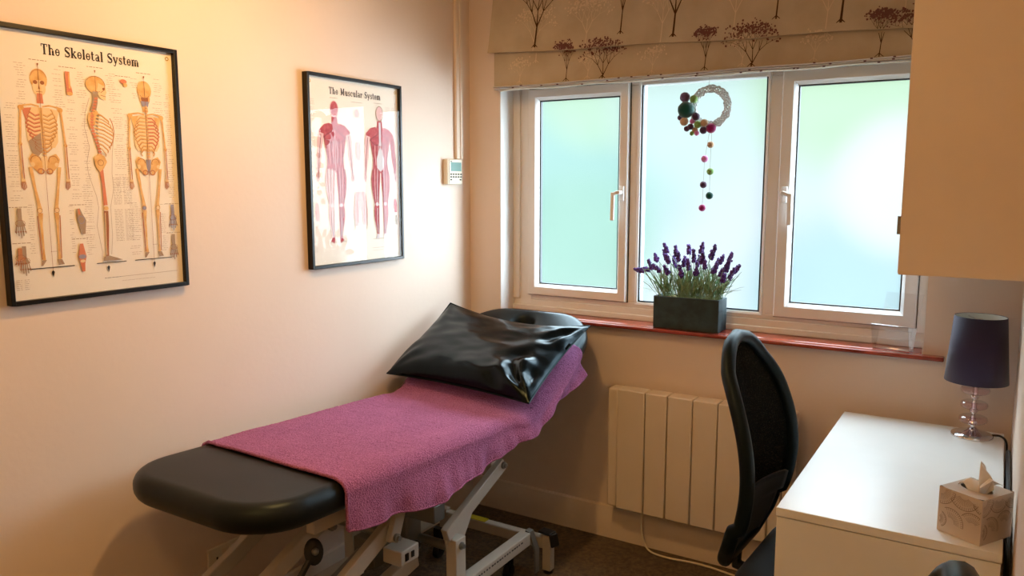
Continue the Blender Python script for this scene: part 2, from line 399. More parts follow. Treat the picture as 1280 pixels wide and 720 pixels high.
s2 = sash(X[5], X[6], 1.018, 1.950, X[5] + .055, 0)
m = MB(); mitre_frame(m, X[3] - .014, X[4] + .014, 1.012, 1.962, [(0, FY0 + .004), (.004, FY0 - .006), (.014, FY0 - .002), (.016, FY0 + .02), (0, FY0 + .02)])
bead = m.build('glazing_bead', M_upvc, win, smooth=True, angle=25)
g = MB(); ring_frame(g, X[3] + .001, X[4] - .001, 1.027, 1.947, .006, FY0 + .004, FY0 + .02); g.build('gasket', M_gasket, bead)
MB().box(X[3] + .002, X[4] - .002, FY0 + .010, FY0 + .0105, 1.028, 1.946).build('pane', M_pane, bead)
def handle(x, z, dirn, par):
    m = MB(); y = FY0 - .022
    m.box(x - .011, x + .011, y - .012, y, z - .032, z + .03)
    m.lathe([(.009, 0), (.009, .03)], (x, y - .012, z + .004), mtx=Matrix.Rotation(radians(90), 3, 'X'), n=14)
    m.beam((x, y - .036, z + .006), (x + .026 * dirn, y - .036, z - .004), .012, .014)
    m.beam((x + .026 * dirn, y - .036, z + .004), (x + .028 * dirn, y - .036, z - .115), .011, .017)
    m.build('window_handle', M_upvc, par, bevel=.003)
handle(.720, 1.49, -1, s1); handle(1.390, 1.49, 1, s2)

# ------------------------------------------------------------------ roman blind
BX0, BX1 = .165, 1.835
bl = thing('roman_blind', ((BX0 + BX1) / 2, -.04, 1.93), 'taupe roman blind printed with trees, pulled half up above the window', 'blind')
def foldz(x): return lerp(2.088, 2.032, (x - BX0) / (BX1 - BX0)) + .003 * sin(x * 9)
def upY(x, z):
    t = (z - foldz(x)) / (RZ - foldz(x))
    return -.078 + .045 * t ** .8 - .006 * sin(x * 5) * (1 - t)
def lowY(x, z): return -.052 - .004 * sin(x * 7) - .01 * (2.09 - z)
m = MB()
m.grid(lambda u, v: (lerp(BX0 - .012 * (1 - v), BX1, u), upY(lerp(BX0, BX1, u), lerp(foldz(lerp(BX0, BX1, u)), RZ - .005, v)), lerp(foldz(lerp(BX0, BX1, u)), RZ - .005, v)), 60, 16)
m.grid(lambda u, v: (lerp(BX0 - .012, BX1, u), upY(lerp(BX0, BX1, u), foldz(lerp(BX0, BX1, u))) + .004 + .035 * v, foldz(lerp(BX0, BX1, u)) + .012 * v - .003 * sin(pi * v)), 60, 3)
UP = m
lo = MB()
lo.grid(lambda u, v: (lerp(BX0 + .006, BX1, u), lowY(lerp(BX0, BX1, u), lerp(1.948, 2.12, v)), lerp(1.948, 2.12, v)), 60, 8)
def printer(x, z, eps):   # puts a print point on the fabric sheet it falls on
    if z > foldz(x) + .001: return Vector((x, upY(x, z) - eps, z)), UP
    return Vector((x, lowY(x, z) - eps, z)), lo
def pr_poly(pts, mi, eps=.0012):
    cx = sum(p[0] for p in pts) / len(pts); cz = sum(p[1] for p in pts) / len(pts)
    if not (BX0 + .01 < cx < BX1 - .004) or cz > RZ - .02 or cz < 1.952: return
    up = cz > foldz(cx); f = (lambda x, z: (x, upY(x, z) - eps, z)) if up else (lambda x, z: (x, lowY(x, z) - eps, z))
    if up: pts = [(x, max(z, foldz(x) + .001)) for x, z in pts]
    else: pts = [(x, min(max(z, 1.95), foldz(x) + .01)) for x, z in pts]
    (UP if up else lo).add([f(*p) for p in pts], [tuple(range(len(pts)))], mi)
def pr_line(a, b, wa, wb, mi, eps=.0012):
    dx, dz = b[0] - a[0], b[1] - a[1]; L = math.hypot(dx, dz) or 1e-6; nx, nz = -dz / L, dx / L
    n = max(1, int(L / .02))
    for k in range(n):
        t0, t1 = k / n, (k + 1) / n; p = (lerp(a[0], b[0], t0), lerp(a[1], b[1], t0)); q = (lerp(a[0], b[0], t1), lerp(a[1], b[1], t1))
        w0, w1 = lerp(wa, wb, t0) / 2, lerp(wa, wb, t1) / 2
        pr_poly([(p[0] + nx * w0, p[1] + nz * w0), (q[0] + nx * w1, q[1] + nz * w1), (q[0] - nx * w1, q[1] - nz * w1), (p[0] - nx * w0, p[1] - nz * w0)], mi, eps)
def leafdot(x, z, r, mi, eps):
    a0 = random.random() * 6
    pr_poly([(x + r * cos(a0 + k * pi / 3) * random.uniform(.7, 1.2), z + r * sin(a0 + k * pi / 3)) for k in range(6)], mi, eps)
def tree(x, z, h, spread, trunk, stem, leaf, eps, wd=.006, depth=4):
    def br(p, ang, L, w, d):
        q = (p[0] + sin(ang) * L, p[1] + cos(ang) * L)
        pr_line(p, q, w, w * .65, stem, eps)
        if d == 0:
            for _ in range(5 if wd > .0045 else 4): leafdot(q[0] + random.gauss(0, L * .45), q[1] + random.gauss(0, L * .45), random.uniform(.0022, .0048), leaf, eps + .0003)
            return
        for _ in range(2 if d == 1 else 0): leafdot(q[0] + random.gauss(0, L * .4), q[1] + random.gauss(0, L * .4), random.uniform(.0018, .0036), leaf, eps + .0003)
        for s_ in (-1, 1):
            br(q, ang * .75 + s_ * random.uniform(.28, .55) * spread, L * random.uniform(.66, .86), w * .65, d - 1)
        if d >= 3: br(q, ang * .8 + random.uniform(-.15, .15), L * .8, w * .6, d - 1)
    pr_line((x - .0, z), (x + .004, z + trunk), wd, wd * .75, stem, eps)
    for s_ in (-1, 0, 1): pr_line((x, z + .012), (x + s_ * .014, z), wd * .7, .002, stem, eps)
    L = (h - trunk) / 3.2
    for a in (-.42, 0, .40): br((x + .004, z + trunk), a * spread, L, wd * .7, depth - 1)
for x in (.36, .60, .92, 1.20, 1.52, 1.76): tree(x + .02, 2.04 + random.uniform(-.03, .05), .24, 1.1, .08, 3, 3, .0006, .004, 4)
for x in (.30, .62, .90, 1.25, 1.50): tree(x, 1.955, .12, 1.2, .03, 3, 3, .0006, .003, 3)
for i, x in enumerate((.388, .989, 1.588)): tree(x, 2.095 - i * .012, .30, 1.0, .085, 2, 1, .0012, .0085, 5)
for i, x in enumerate((.771, 1.371)): tree(x, 2.115 - i * .008, .26, .55, .09, 2, 1, .0012, .0055, 4)
for x in (.523, 1.112, 1.710): tree(x, 1.952, .155, .62, .045, 2, 1, .0014, .0035, 4)
for x in (.687, 1.285, 1.885 - .06): tree(x, 1.952, .165, 1.25, .012, 2, 1, .0014, .005, 4)
UP.build('upper_fold', [M_fabric, M_print_dark, M_print_stem, M_print_pale], bl)
lo.build('lower_fold', [M_fabric, M_print_dark, M_print_stem, M_print_pale], bl)
h = MB()
for k in range(3):
    zz = 1.946 - .0065 * k
    def hem(u, v, k=k, zz=zz):
        x = lerp(BX0 + .008 + .02 * (k == 2), BX1 + .003 * k, u); a = 2 * pi * v
        return (x, -.056 + .012 * k * .5 + .016 * cos(a), zz + .0028 * sin(a) + .0016 * sin(x * (11 + 4 * k) + k))
    h.grid(hem, 70, 10)
    for _ in range(9):
        x = random.uniform(BX0 + .05, BX1 - .05); h.box(x, x + .008, -.0735 + .006 * k, -.070 + .006 * k, zz - .002, zz + .002, 1)
h.build('stacked_hem', [M_lining, M_print_dark], bl, smooth=True)
hr = MB().box(BX0, BX1, -.035, -.002, RZ - .05, RZ - .005); hr.build('head_rail', M_lining, bl)
cd = MB().tube([(BX1 + .004, -.05, 2.0), (BX1 + .004, -.05, 1.935)], .0022, 6); cd.build('cord', M_lining, bl)

# ------------------------------------------------------------------ drawing kit for prints
class Draw:
    n = 0
    """flat print: polygons in sheet coordinates (u right, v up), mapped by fn(u, v, layer)"""
    def __init__(s, mb, fn): s.mb = mb; s.fn = fn; s.layer = 1; s.fine = False
    def poly(s, pts, m):
        if not s.fine: s.n += 1
        s.mb.add([s.fn(u, v, s.layer + s.n * .02) for u, v in pts], [tuple(range(len(pts)))], m)
    def line(s, a, b, w, m, w2=None):
        w2 = w if w2 is None else w2; dx, dz = b[0] - a[0], b[1] - a[1]; L = math.hypot(dx, dz) or 1e-6; nx, nz = -dz / L / 2, dx / L / 2
        s.poly([(a[0] + nx * w, a[1] + nz * w), (b[0] + nx * w2, b[1] + nz * w2), (b[0] - nx * w2, b[1] - nz * w2), (a[0] - nx * w, a[1] - nz * w)], m)
    def path(s, pts, w, m):
        n = len(pts) - 1
        for i in range(n):
            wa, wb = (w, w) if not isinstance(w, tuple) else (lerp(w[0], w[1], i / n), lerp(w[0], w[1], (i + 1) / n))
            s.line(pts[i], pts[i + 1], wa, m, wb)
    def ell(s, c, rx, ry, m, n=18, rot=0):
        s.poly([(c[0] + rx * cos(t) * cos(rot) - ry * sin(t) * sin(rot), c[1] + rx * cos(t) * sin(rot) + ry * sin(t) * cos(rot)) for t in [2 * pi * k / n for k in range(n)]], m)
    def arc(s, c, rx, ry, a0, a1, w, m, n=10):
        s.path([(c[0] + rx * cos(radians(lerp(a0, a1, k / n))), c[1] + ry * sin(radians(lerp(a0, a1, k / n)))) for k in range(n + 1)], w, m)
    def bone(s, a, b, w, m, knob=1.6):
        s.line(a, b, w, m); s.ell(a, w * knob / 2, w * knob / 2, m, 10); s.ell(b, w * knob / 2, w * knob / 2, m, 10)
    def limb(s, pts, ws, m):
        L, R = [], []
        for i, p in enumerate(pts):
            a = pts[max(i - 1, 0)]; b = pts[min(i + 1, len(pts) - 1)]; dx, dz = b[0] - a[0], b[1] - a[1]; l = math.hypot(dx, dz) or 1e-6
            L.append((p[0] - dz / l * ws[i] / 2, p[1] + dx / l * ws[i] / 2)); R.append((p[0] + dz / l * ws[i] / 2, p[1] - dx / l * ws[i] / 2))
        for i in range(len(pts) - 1): s.poly([L[i], L[i + 1], R[i + 1], R[i]], m)
    def txt(s, u0, u1, v, m, w=.0011):   # a line of tiny unreadable print
        u = u0; s.fine = True
        while u < u1:
            l = random.uniform(.004, .012); e = min(u + l, u1); s.line((u, v), (e, v), w, m); u = e + .0022
        s.fine = False

# slab-serif letters, strokes in em: l=(x0,y0,x1,y1,w) a=(cx,cy,rx,ry,a0,a1,w)
T_, H_ = .17, .075
G = {
 'T': (.78, [('l', .39, 0, .39, 1, T_), ('l', .03, .96, .75, .96, H_), ('l', .06, .74, .06, 1, .07), ('l', .72, .74, .72, 1, .07), ('l', .22, .035, .56, .035, H_)]),
 'h': (.72, [('l', .17, 0, .17, 1, T_), ('l', .02, .97, .17, .97, H_), ('l', .02, .035, .32, .035, H_), ('a', .36, .44, .17, .22, 15, 160, .11), ('l', .53, 0, .53, .46, T_), ('l', .4, .035, .69, .035, H_)]),
 'e': (.58, [('a', .29, .34, .21, .31, 0, 360, .10), ('l', .08, .36, .5, .36, H_), ('l', .10, .2, .10, .5, .13)]),
 'S': (.68, [('a', .34, .73, .24, .22, 40, 255, .13), ('a', .34, .27, .25, .22, -140, 85, .13), ('l', .13, .66, .55, .36, .17), ('l', .60, .70, .60, 1, .06), ('l', .08, 0, .08, .32, .06)]),
 'k': (.72, [('l', .17, 0, .17, 1, T_), ('l', .02, .97, .17, .97, H_), ('l', .02, .035, .32, .035, H_), ('l', .22, .3, .52, .62, .09), ('l', .30, .40, .58, .04, .15), ('l', .4, .64, .66, .64, H_), ('l', .46, .035, .72, .035, H_)]),
 'l': (.36, [('l', .18, 0, .18, 1, T_), ('l', .02, .97, .2, .97, H_), ('l', .02, .035, .34, .035, H_)]),
 't': (.46, [('l', .18, .1, .18, .9, .15), ('l', .02, .64, .4, .64, H_), ('a', .30, .15, .12, .12, 180, 350, .09)]),
 'a': (.62, [('a', .26, .50, .17, .15, 0, 160, .10), ('l', .43, .05, .43, .52, T_), ('a', .26, .19, .16, .16, 0, 360, .11), ('l', .43, .035, .60, .035, H_)]),
 'y': (.68, [('l', .10, .64, .35, .04, .15), ('l', .58, .64, .30, -.14, .09), ('l', 0, .64, .26, .64, H_), ('l', .44, .64, .68, .64, H_), ('a', .20, -.14, .10, .09, 180, 360, .10)]),
 's': (.52, [('a', .26, .50, .16, .14, 30, 250, .10), ('a', .26, .17, .17, .14, -150, 80, .10), ('l', .14, .44, .40, .24, .13), ('l', .42, .46, .42, .66, .05), ('l', .08, 0, .08, .2, .05)]),
 'm': (1.05, [('l', .17, 0, .17, .64, T_), ('l', .02, .62, .17, .62, H_), ('l', .02, .035, .32, .035, H_), ('a', .34, .46, .16, .19, 15, 160, .1), ('l', .51, 0, .51, .48, T_), ('l', .40, .035, .64, .035, H_), ('a', .68, .46, .16, .19, 15, 160, .1), ('l', .85, 0, .85, .48, T_), ('l', .74, .035, 1.0, .035, H_)]),
 'M': (1.05, [('l', .20, 0, .20, 1, .10), ('l', .22, .98, .50, .1, .17), ('l', .52, .1, .80, .98, .08), ('l', .82, 0, .82, 1, T_), ('l', .04, .97, .26, .97, H_), ('l', .76, .97, 1.0, .97, H_), ('l', .06, .035, .36, .035, H_), ('l', .68, .035, 1.0, .035, H_)]),
 'u': (.74, [('l', .17, .18, .17, .64, T_), ('l', .02, .62, .17, .62, H_), ('a', .34, .20, .17, .18, 190, 350, .11), ('l', .54, 0, .54, .64, T_), ('l', .38, .62, .54, .62, H_), ('l', .54, .035, .72, .035, H_)]),
 'c': (.56, [('a', .30, .33, .20, .29, 50, 310, .12), ('l', .11, .2, .11, .46, .12), ('l', .45, .42, .45, .58, .1)]),
 'r': (.56, [('l', .17, 0, .17, .64, T_), ('l', .02, .62, .17, .62, H_), ('l', .02, .035, .34, .035, H_), ('a', .36, .44, .16, .17, 40, 160, .10), ('l', .47, .44, .47, .58, .11)]),
 ' ': (.42, [])}
def write(d, text, u0, u1, v, size, m):
    B_ = 1.28; tot = sum(G[c][0] + .06 for c in text); sx = (u1 - u0) / tot; x = u0
    for c in text:
        w_, st = G[c]
        for q in st:
            if q[0] == 'l': d.line((x + q[1] * sx, v + q[2] * size), (x + q[3] * sx, v + q[4] * size), B_ * q[5] * (sx if abs(q[1] - q[3]) < abs(q[2] - q[4]) else size), m)
            else: d.arc((x + q[1] * sx, v + q[2] * size), q[3] * sx, q[4] * size, q[5], q[6], B_ * q[7] * sx, m)
        x += (w_ + .06) * sx

PW, PH, PT = .506, .690, .026
def poster(y0, z0, label):
    t = thing('framed_poster', (0, y0 + PW / 2, z0), label, 'poster')
    f = MB(); fw = .011
    for a in ((y0, y0 + fw, z0, z0 + PH), (y0 + PW - fw, y0 + PW, z0, z0 + PH), (y0 + fw, y0 + PW - fw, z0, z0 + fw), (y0 + fw, y0 + PW - fw, z0 + PH - fw, z0 + PH)):
        f.box(.001, PT, *a)
    f.build('frame', M_black_frame, t, bevel=.0012)
    p = MB(); p.box(.008, .0115, y0 + fw, y0 + PW - fw, z0 + fw, z0 + PH - fw, 0)
    d = Draw(p, lambda u, v, l: (.0116 + .00012 * l, y0 + u, z0 + v))
    g = MB(); g.box(.0215, .0225, y0 + fw, y0 + PW - fw, z0 + fw, z0 + PH - fw); g.build('glazing', M_pglass, t)
    return t, p, d
def rivets(d, m):
    for u in (.024, .480): d.ell((u, .662), .006, .006, m, 14); d.layer += 1; d.ell((u, .662), .0034, .0034, 0, 12); d.layer -= 1
# --- skeletal poster.  slots: 0 paper 1 ink 2 text 3 bone 4 dark 5 light 6 line 7 flesh 8 blue 9 grey 10 brass
P1, p, d = poster(-2.027, 1.226, 'black-framed skeletal anatomy chart hanging on the cream wall')
for (u0, u1, vv0, vv1) in ((.022, .054, .26, .50), (.175, .205, .26, .52), (.215, .235, .12, .52), (.30, .335, .28, .56), (.335, .352, .33, .50), (.462, .486, .26, .56), (.055, .085, .50, .60), (.145, .178, .50, .60), (.205, .238, .53, .60), (.29, .32, .53, .60), (.36, .385, .54, .60), (.425, .462, .50, .60), (.165, .18, .12, .25), (.06, .078, .12, .25), (.33, .372, .10, .25), (.43, .45, .10, .25), (.205, .225, .11, .30)):
    v = vv1
    while v > vv0:
        if random.random() < .8:
            a = random.uniform(0, .35) * (u1 - u0); d.txt(u0 + a, u1 - random.uniform(0, .3) * (u1 - u0), v, 2, .0010)
        v -= .0058
for u0 in (.292, .322):
    for v0, v1 in ((.145, .232), (.245, .32)):
        v = v1
        while v > v0: d.txt(u0, u0 + .024, v, 2, .0012); v -= .0045
for cx, cv in ((.115, .612), (.262, .612), (.403, .612), (.188, .603), (.34, .597), (.04, .245), (.19, .248), (.19, .158), (.47, .245), (.47, .16), (.042, .155)): d.txt(cx - .022, cx + .022, cv, 9, .0018)
write(d, 'The Skeletal System', .125, .393, .6285, .026, 1)
rivets(d, 10)
def spine(d, u, v0, v1, w, m, m2, curve=0):
    n = int((v1 - v0) / .008)
    for k in range(n + 1):
        v = lerp(v0, v1, k / n); ww = lerp(w, w * .6, k / n); x = u + curve * sin(pi * 2 * k / n)
        d.layer = 3; d.ell((x, v), ww / 2, .0031, m, 10)
        d.layer = 4; d.line((x - ww * .45, v - .004), (x + ww * .45, v - .004), .0011, m2)
def skel_front(u, back=False):
    B, DK, LT, LN = 3, 4, 5, 6
    d.layer = 2
    # skull
    d.ell((u, .565), .0215, .026, B, 24); d.ell((u, .543), .0165, .020, LT if not back else B, 20)
    d.poly([(u - .012, .545), (u + .012, .545), (u + .008, .524), (u - .008, .524)], LT if not back else DK)
    d.layer = 3
    if not back:
        for s_ in (-1, 1): d.ell((u + s_ * .0085, .557), .0055, .0050, DK, 12)
        d.poly([(u - .0025, .541), (u + .0025, .541), (u, .551)], DK); d.line((u - .008, .534), (u + .008, .534), .0014, DK)
        d.arc((u, .563), .0205, .025, 20, 160, .0014, LN)
    else:
        d.arc((u, .552), .013, .008, 190, 350, .0015, DK); d.line((u, .59), (u, .55), .0008, DK); d.poly([(u - .013, .535), (u + .013, .535), (u + .009, .520), (u - .009, .520)], 8)
    d.layer = 2
    d.limb([(u, .53), (u, .505)], [.013, .017], 7 if not back else B)
    # clavicles, scapulae
    d.layer = 4
    for s_ in (-1, 1):
        d.path([(u + s_ * .004, .497), (u + s_ * .022, .501), (u + s_ * .045, .497)], .0042, B)
        d.ell((u + s_ * .048, .492), .0075, .0065, B, 12)
        d.layer = 2
        d.poly([(u + s_ * .020, .494), (u + s_ * .046, .490), (u + s_ * .036, .452), (u + s_ * .028, .440)], B if back else (7 if s_ < 0 else LT)); d.layer = 4
    # ribs
    d.layer = 3
    d.limb([(u, .495), (u, .47), (u, .44), (u, .41), (u, .395)], [.045, .066, .078, .076, .058], 5)
    for k in range(10):
        v = .488 - k * .0098; rw = .021 + .0185 * sin(pi * min(1, (k + 1.5) / 9.5))
        for s_ in (-1, 1):
            d.layer = 4
            if back: pts = [(u + s_ * .003, v), (u + s_ * rw * .6, v + .001), (u + s_ * rw, v - .010), (u + s_ * rw * .8, v - .018)]
            else: pts = [(u + s_ * .004, v - .012 + .002 * (k < 5) - .001 * max(0, k - 5)), (u + s_ * rw * .5, v - .014), (u + s_ * rw, v - .004), (u + s_ * rw * .82, v + .004)]
            d.path(pts, .0034, 7 if (s_ < 0) != back and k < 8 else B); d.layer = 5; d.path([(a, b - .0022) for a, b in pts], .0010, DK)
    if not back:
        d.layer = 5; d.limb([(u, .494), (u, .46), (u, .445)], [.008, .0065, .003], B)
        d.layer = 4; d.poly([(u - .036, .41), (u - .004, .432), (u - .004, .385), (u - .018, .368), (u - .03, .385)], 9)
    spine(d, u + .002, .355, .445 if not back else .52, .012, B, DK)
    # pelvis
    d.layer = 4
    for s_ in (-1, 1):
        d.poly([(u + s_ * .003, .352), (u + s_ * .012, .372), (u + s_ * .030, .380), (u + s_ * .039, .366), (u + s_ * .033, .348), (u + s_ * .022, .336), (u + s_ * .010, .328)], B)
        d.layer = 5; d.arc((u + s_ * .022, .362), .012, .012, 0, 200, .0015, DK); d.arc((u + s_ * .011, .335), .0075, .0065, 0, 360, .0034, LN); d.layer = 4
    d.limb([(u, .372), (u, .35), (u, .335)], [.016, .013, .004], LT if not back else 8)
    # arms
    for s_, el, ha in ((-1, (-.056, .402), (-.0555, .315)), (1, (.056, .402), (.056, .315))):
        d.bone((u + s_ * .0495, .49), (u + el[0], el[1]), .0052, B, 1.9)
        d.line((u + el[0] - .002, el[1]), (u + ha[0] - .0025, ha[1]), .0032, B); d.line((u + el[0] + .002, el[1]), (u + ha[0] + .003, ha[1]), .0026, LN)
        d.ell((u + ha[0], ha[1] - .004), .006, .0055, LT, 10)
        for q in range(5): d.path([(u + ha[0] + (q - 2) * .0022, ha[1] - .006), (u + ha[0] + (q - 2) * .003 - s_ * .001, ha[1] - .018), (u + ha[0] + (q - 2) * .0026 - s_ * .0015, ha[1] - .029 + abs(q - 1.6) * .003)], .0017, LN)
    # legs
    for s_ in (-1, 1):
        hp = (u + s_ * .036, .346); kn = (u + s_ * .0215, .235); an = (u + s_ * .0195, .108)
        d.layer = 4; d.ell((hp[0] - s_ * .006, .352), .0055, .0055, LT, 12)
        d.limb([hp, (lerp(hp[0], kn[0], .5), .29), (kn[0], .245), (kn[0], .237)], [.0095, .0062, .009, .0135], B); d.layer = 5
        d.ell((kn[0], .235), .0058, .0058, LT if s_ > 0 else (8 if back else 5), 12); d.arc((kn[0], .235), .0062, .006, 0, 360, .001, DK); d.layer = 4
        d.limb([(kn[0] - s_ * .001, .229), (kn[0] - s_ * .001, .20), (an[0], .13), (an[0], .108)], [.0125, .0068, .0048, .0075], B); d.line((kn[0] + s_ * .0065, .222), (an[0] + s_ * .005, .11), .0028, LN)
        d.layer = 3; d.limb([hp, (kn[0], .24)], [.0025, .003], LT)
        d.layer = 4; d.poly([(an[0] - .006, .108), (an[0] + .006, .108), (an[0] + .004 + s_ * .008, .094), (an[0] - .006 + s_ * .003, .093)], 9); d.line((an[0] + s_ * .002, .104), (an[0] + s_ * .008, .095), .001, DK)
    d.layer = 2
    for k in range(8): d.line((u + .007 + (k - 4) * .002, .13), (u + .007 + (k - 4) * .002, .128), .001, 2)
    d.layer = 6; d.line((u, .605), (u, .08), .0009, 4); d.line((u - .060, .088), (u + .057, .088), .0022, 1)
    d.poly([(u - .004, .076), (u, .081), (u + .004, .076), (u, .062)], 1); d.poly([(u - .0025, .604), (u + .0025, .604), (u, .596)], 4)
skel_front(.113); skel_front(.402, back=True)
# side view
def skel_side(u):
    B, DK, LT, LN = 3, 4, 5, 6
    d.layer = 2
    d.ell((u, .566), .027, .023, B, 24); d.poly([(u + .008, .572), (u + .027, .562), (u + .030, .549), (u + .026, .540), (u + .026, .527), (u + .012, .531), (u + .002, .548)], LT)
    d.layer = 3; d.ell((u + .022, .557), .0035, .004, DK, 10); d.line((u + .012, .54), (u + .027, .537), .0013, DK); d.arc((u, .566), .0265, .0225, -60, 150, .0013, DK); d.line((u, .59), (u, .545), .001, DK); d.arc((u + .006, .552), .007, .004, 180, 320, .0012, DK)
    d.layer = 2; d.limb([(u - .002, .548), (u - .004, .52), (u - .012, .495)], [.016, .014, .018], 8 if False else 9)
    d.layer = 3; d.limb([(u + .016, .495), (u + .022, .46), (u + .022, .42), (u + .014, .385)], [.022, .046, .048, .026], 0)
    for k in range(10):
        v = .488 - k * .0098; rw = .018 + .026 * sin(pi * min(1, (k + 2) / 11))
        pts = [(u - .008, v + .004), (u + rw * .35, v - .002), (u + rw * .95, v - .016), (u + rw * .99 - .003, v - .022)]
        d.layer = 4; d.path(pts, .0034, LT if k % 2 else B); d.layer = 5; d.path([(a, b - .0022) for a, b in pts], .0011, DK)
    d.layer = 5; d.arc((u + .002, .445), .041, .055, -55, 40, .0024, LN)
    d.layer = 4; d.poly([(u - .024, .49), (u - .002, .497), (u - .008, .462), (u - .022, .448), (u - .028, .47)], B)
    d.layer = 5; d.ell((u - .006, .492), .0075, .0075, B, 12)
    for k in range(22):
        v = .53 - k * .0078; x = u - .008 - .009 * sin((k - 3) * .28); d.layer = 4; d.ell((x, v), .0052, .0030, 7, 10); d.layer = 5; d.line((x - .004, v - .0035), (x + .004, v - .0035), .001, DK)
    d.layer = 5; d.poly([(u - .018, .372), (u - .006, .385), (u + .012, .378), (u + .018, .362), (u + .008, .345), (u - .004, .335), (u - .014, .348)], B); d.arc((u, .36), .008, .008, 0, 360, .0014, DK)
    d.layer = 4; d.limb([(u - .0, .35), (u + .004, .30), (u + .006, .245)], [.011, .008, .011], 7); d.layer = 5; d.ell((u + .007, .237), .0065, .0065, B, 12)
    d.limb([(u + .006, .23), (u + .006, .19), (u + .003, .12), (u + .002, .105)], [.0125, .011, .0068, .0085], 4); d.line((u + .003, .225), (u + .0, .11), .0022, LT)
    d.poly([(u - .010, .093), (u - .008, .105), (u + .008, .107), (u + .030, .099), (u + .046, .093)], 9)
    d.layer = 2; d.path([(u - .020, .53), (u - .034, .49), (u - .038, .45), (u - .028, .40), (u - .038, .36), (u - .036, .33), (u - .018, .27), (u - .014, .24), (u - .022, .19), (u - .012, .12), (u - .014, .098)], .0010, 9)
    d.path([(u + .044, .45), (u + .034, .38), (u + .030, .33), (u + .032, .29), (u + .020, .24), (u + .02, .16), (u + .014, .11)], .0010, 9)
    d.layer = 6; d.line((u - .030, .088), (u + .056, .088), .0022, 1); d.poly([(u - .001, .076), (u + .003, .081), (u + .007, .076), (u + .003, .062)], 1); d.poly([(u - .0025, .604), (u + .0025, .604), (u, .596)], 4)
skel_side(.260)
# small detail figures
d.layer = 2
d.limb([(.186, .592), (.186, .56), (.188, .55), (.189, .537)], [.012, .011, .014, .016], 7); d.limb([(.190, .59), (.190, .55)], [.003, .005], 3); d.ell((.189, .536), .008, .005, 3)
d.ell((.340, .583), .010, .006, 7); d.ell((.345, .574), .006, .006, 3)
def hand_fig(u, v, m, flip=1, h=.075):
    d.layer = 2; d.limb([(u, v + h * .5), (u, v + h * .1), (u + .002, v - h * .1)], [.010, .010, .022], m)
    for q in range(5):
        x = u + (q - 2) * .0058; d.layer = 3; d.path([(u + (q - 2) * .004, v - h * .05), (x, v - h * .28), (x + flip * .001, v - h * .5 + abs(q - 2) * .006)], .0026, m); d.ell((x, v - h * .28), .0022, .0018, 4, 8)
    d.layer = 4; d.arc((u, v), .012, .008, 0, 360, .001, 4)
hand_fig(.041, .205, 9); hand_fig(.470, .205, 8); hand_fig(.468, .118, 9); hand_fig(.045, .11, 9); hand_fig(.035, .118, 6, -1, .05)
d.layer = 2
d.limb([(.190, .238), (.192, .222), (.198, .205), (.200, .17)], [.008, .016, .022, .009], 9); d.layer = 3; d.arc((.196, .208), .009, .010, 0, 360, .002, 8); d.limb([(.190, .238), (.192, .222)], [.003, .006], 7)
d.limb([(.192, .145), (.192, .125), (.192, .11), (.192, .09), (.193, .07)], [.008, .016, .022, .012, .008], 7); d.layer = 4; d.ell((.192, .11), .010, .006, 8); d.ell((.192, .098), .007, .004, 5)
for k in range(6): d.txt(.020, .034, .062 - k * .0048, 2, .0011); d.txt(.040, .052, .062 - k * .0048, 2, .0011)
d.txt(.25, .30, .046, 1, .0012); d.line((.30, .0462), (.475, .047), .0009, 9); d.txt(.30, .40, .034, 2, .0009)
p.build('printed_sheet', [M_paper, M_ink, M_text, M_bone, M_bone_dk, M_bone_lt, M_boneline, M_flesh, M_blue, M_greyp, M_brass], P1)

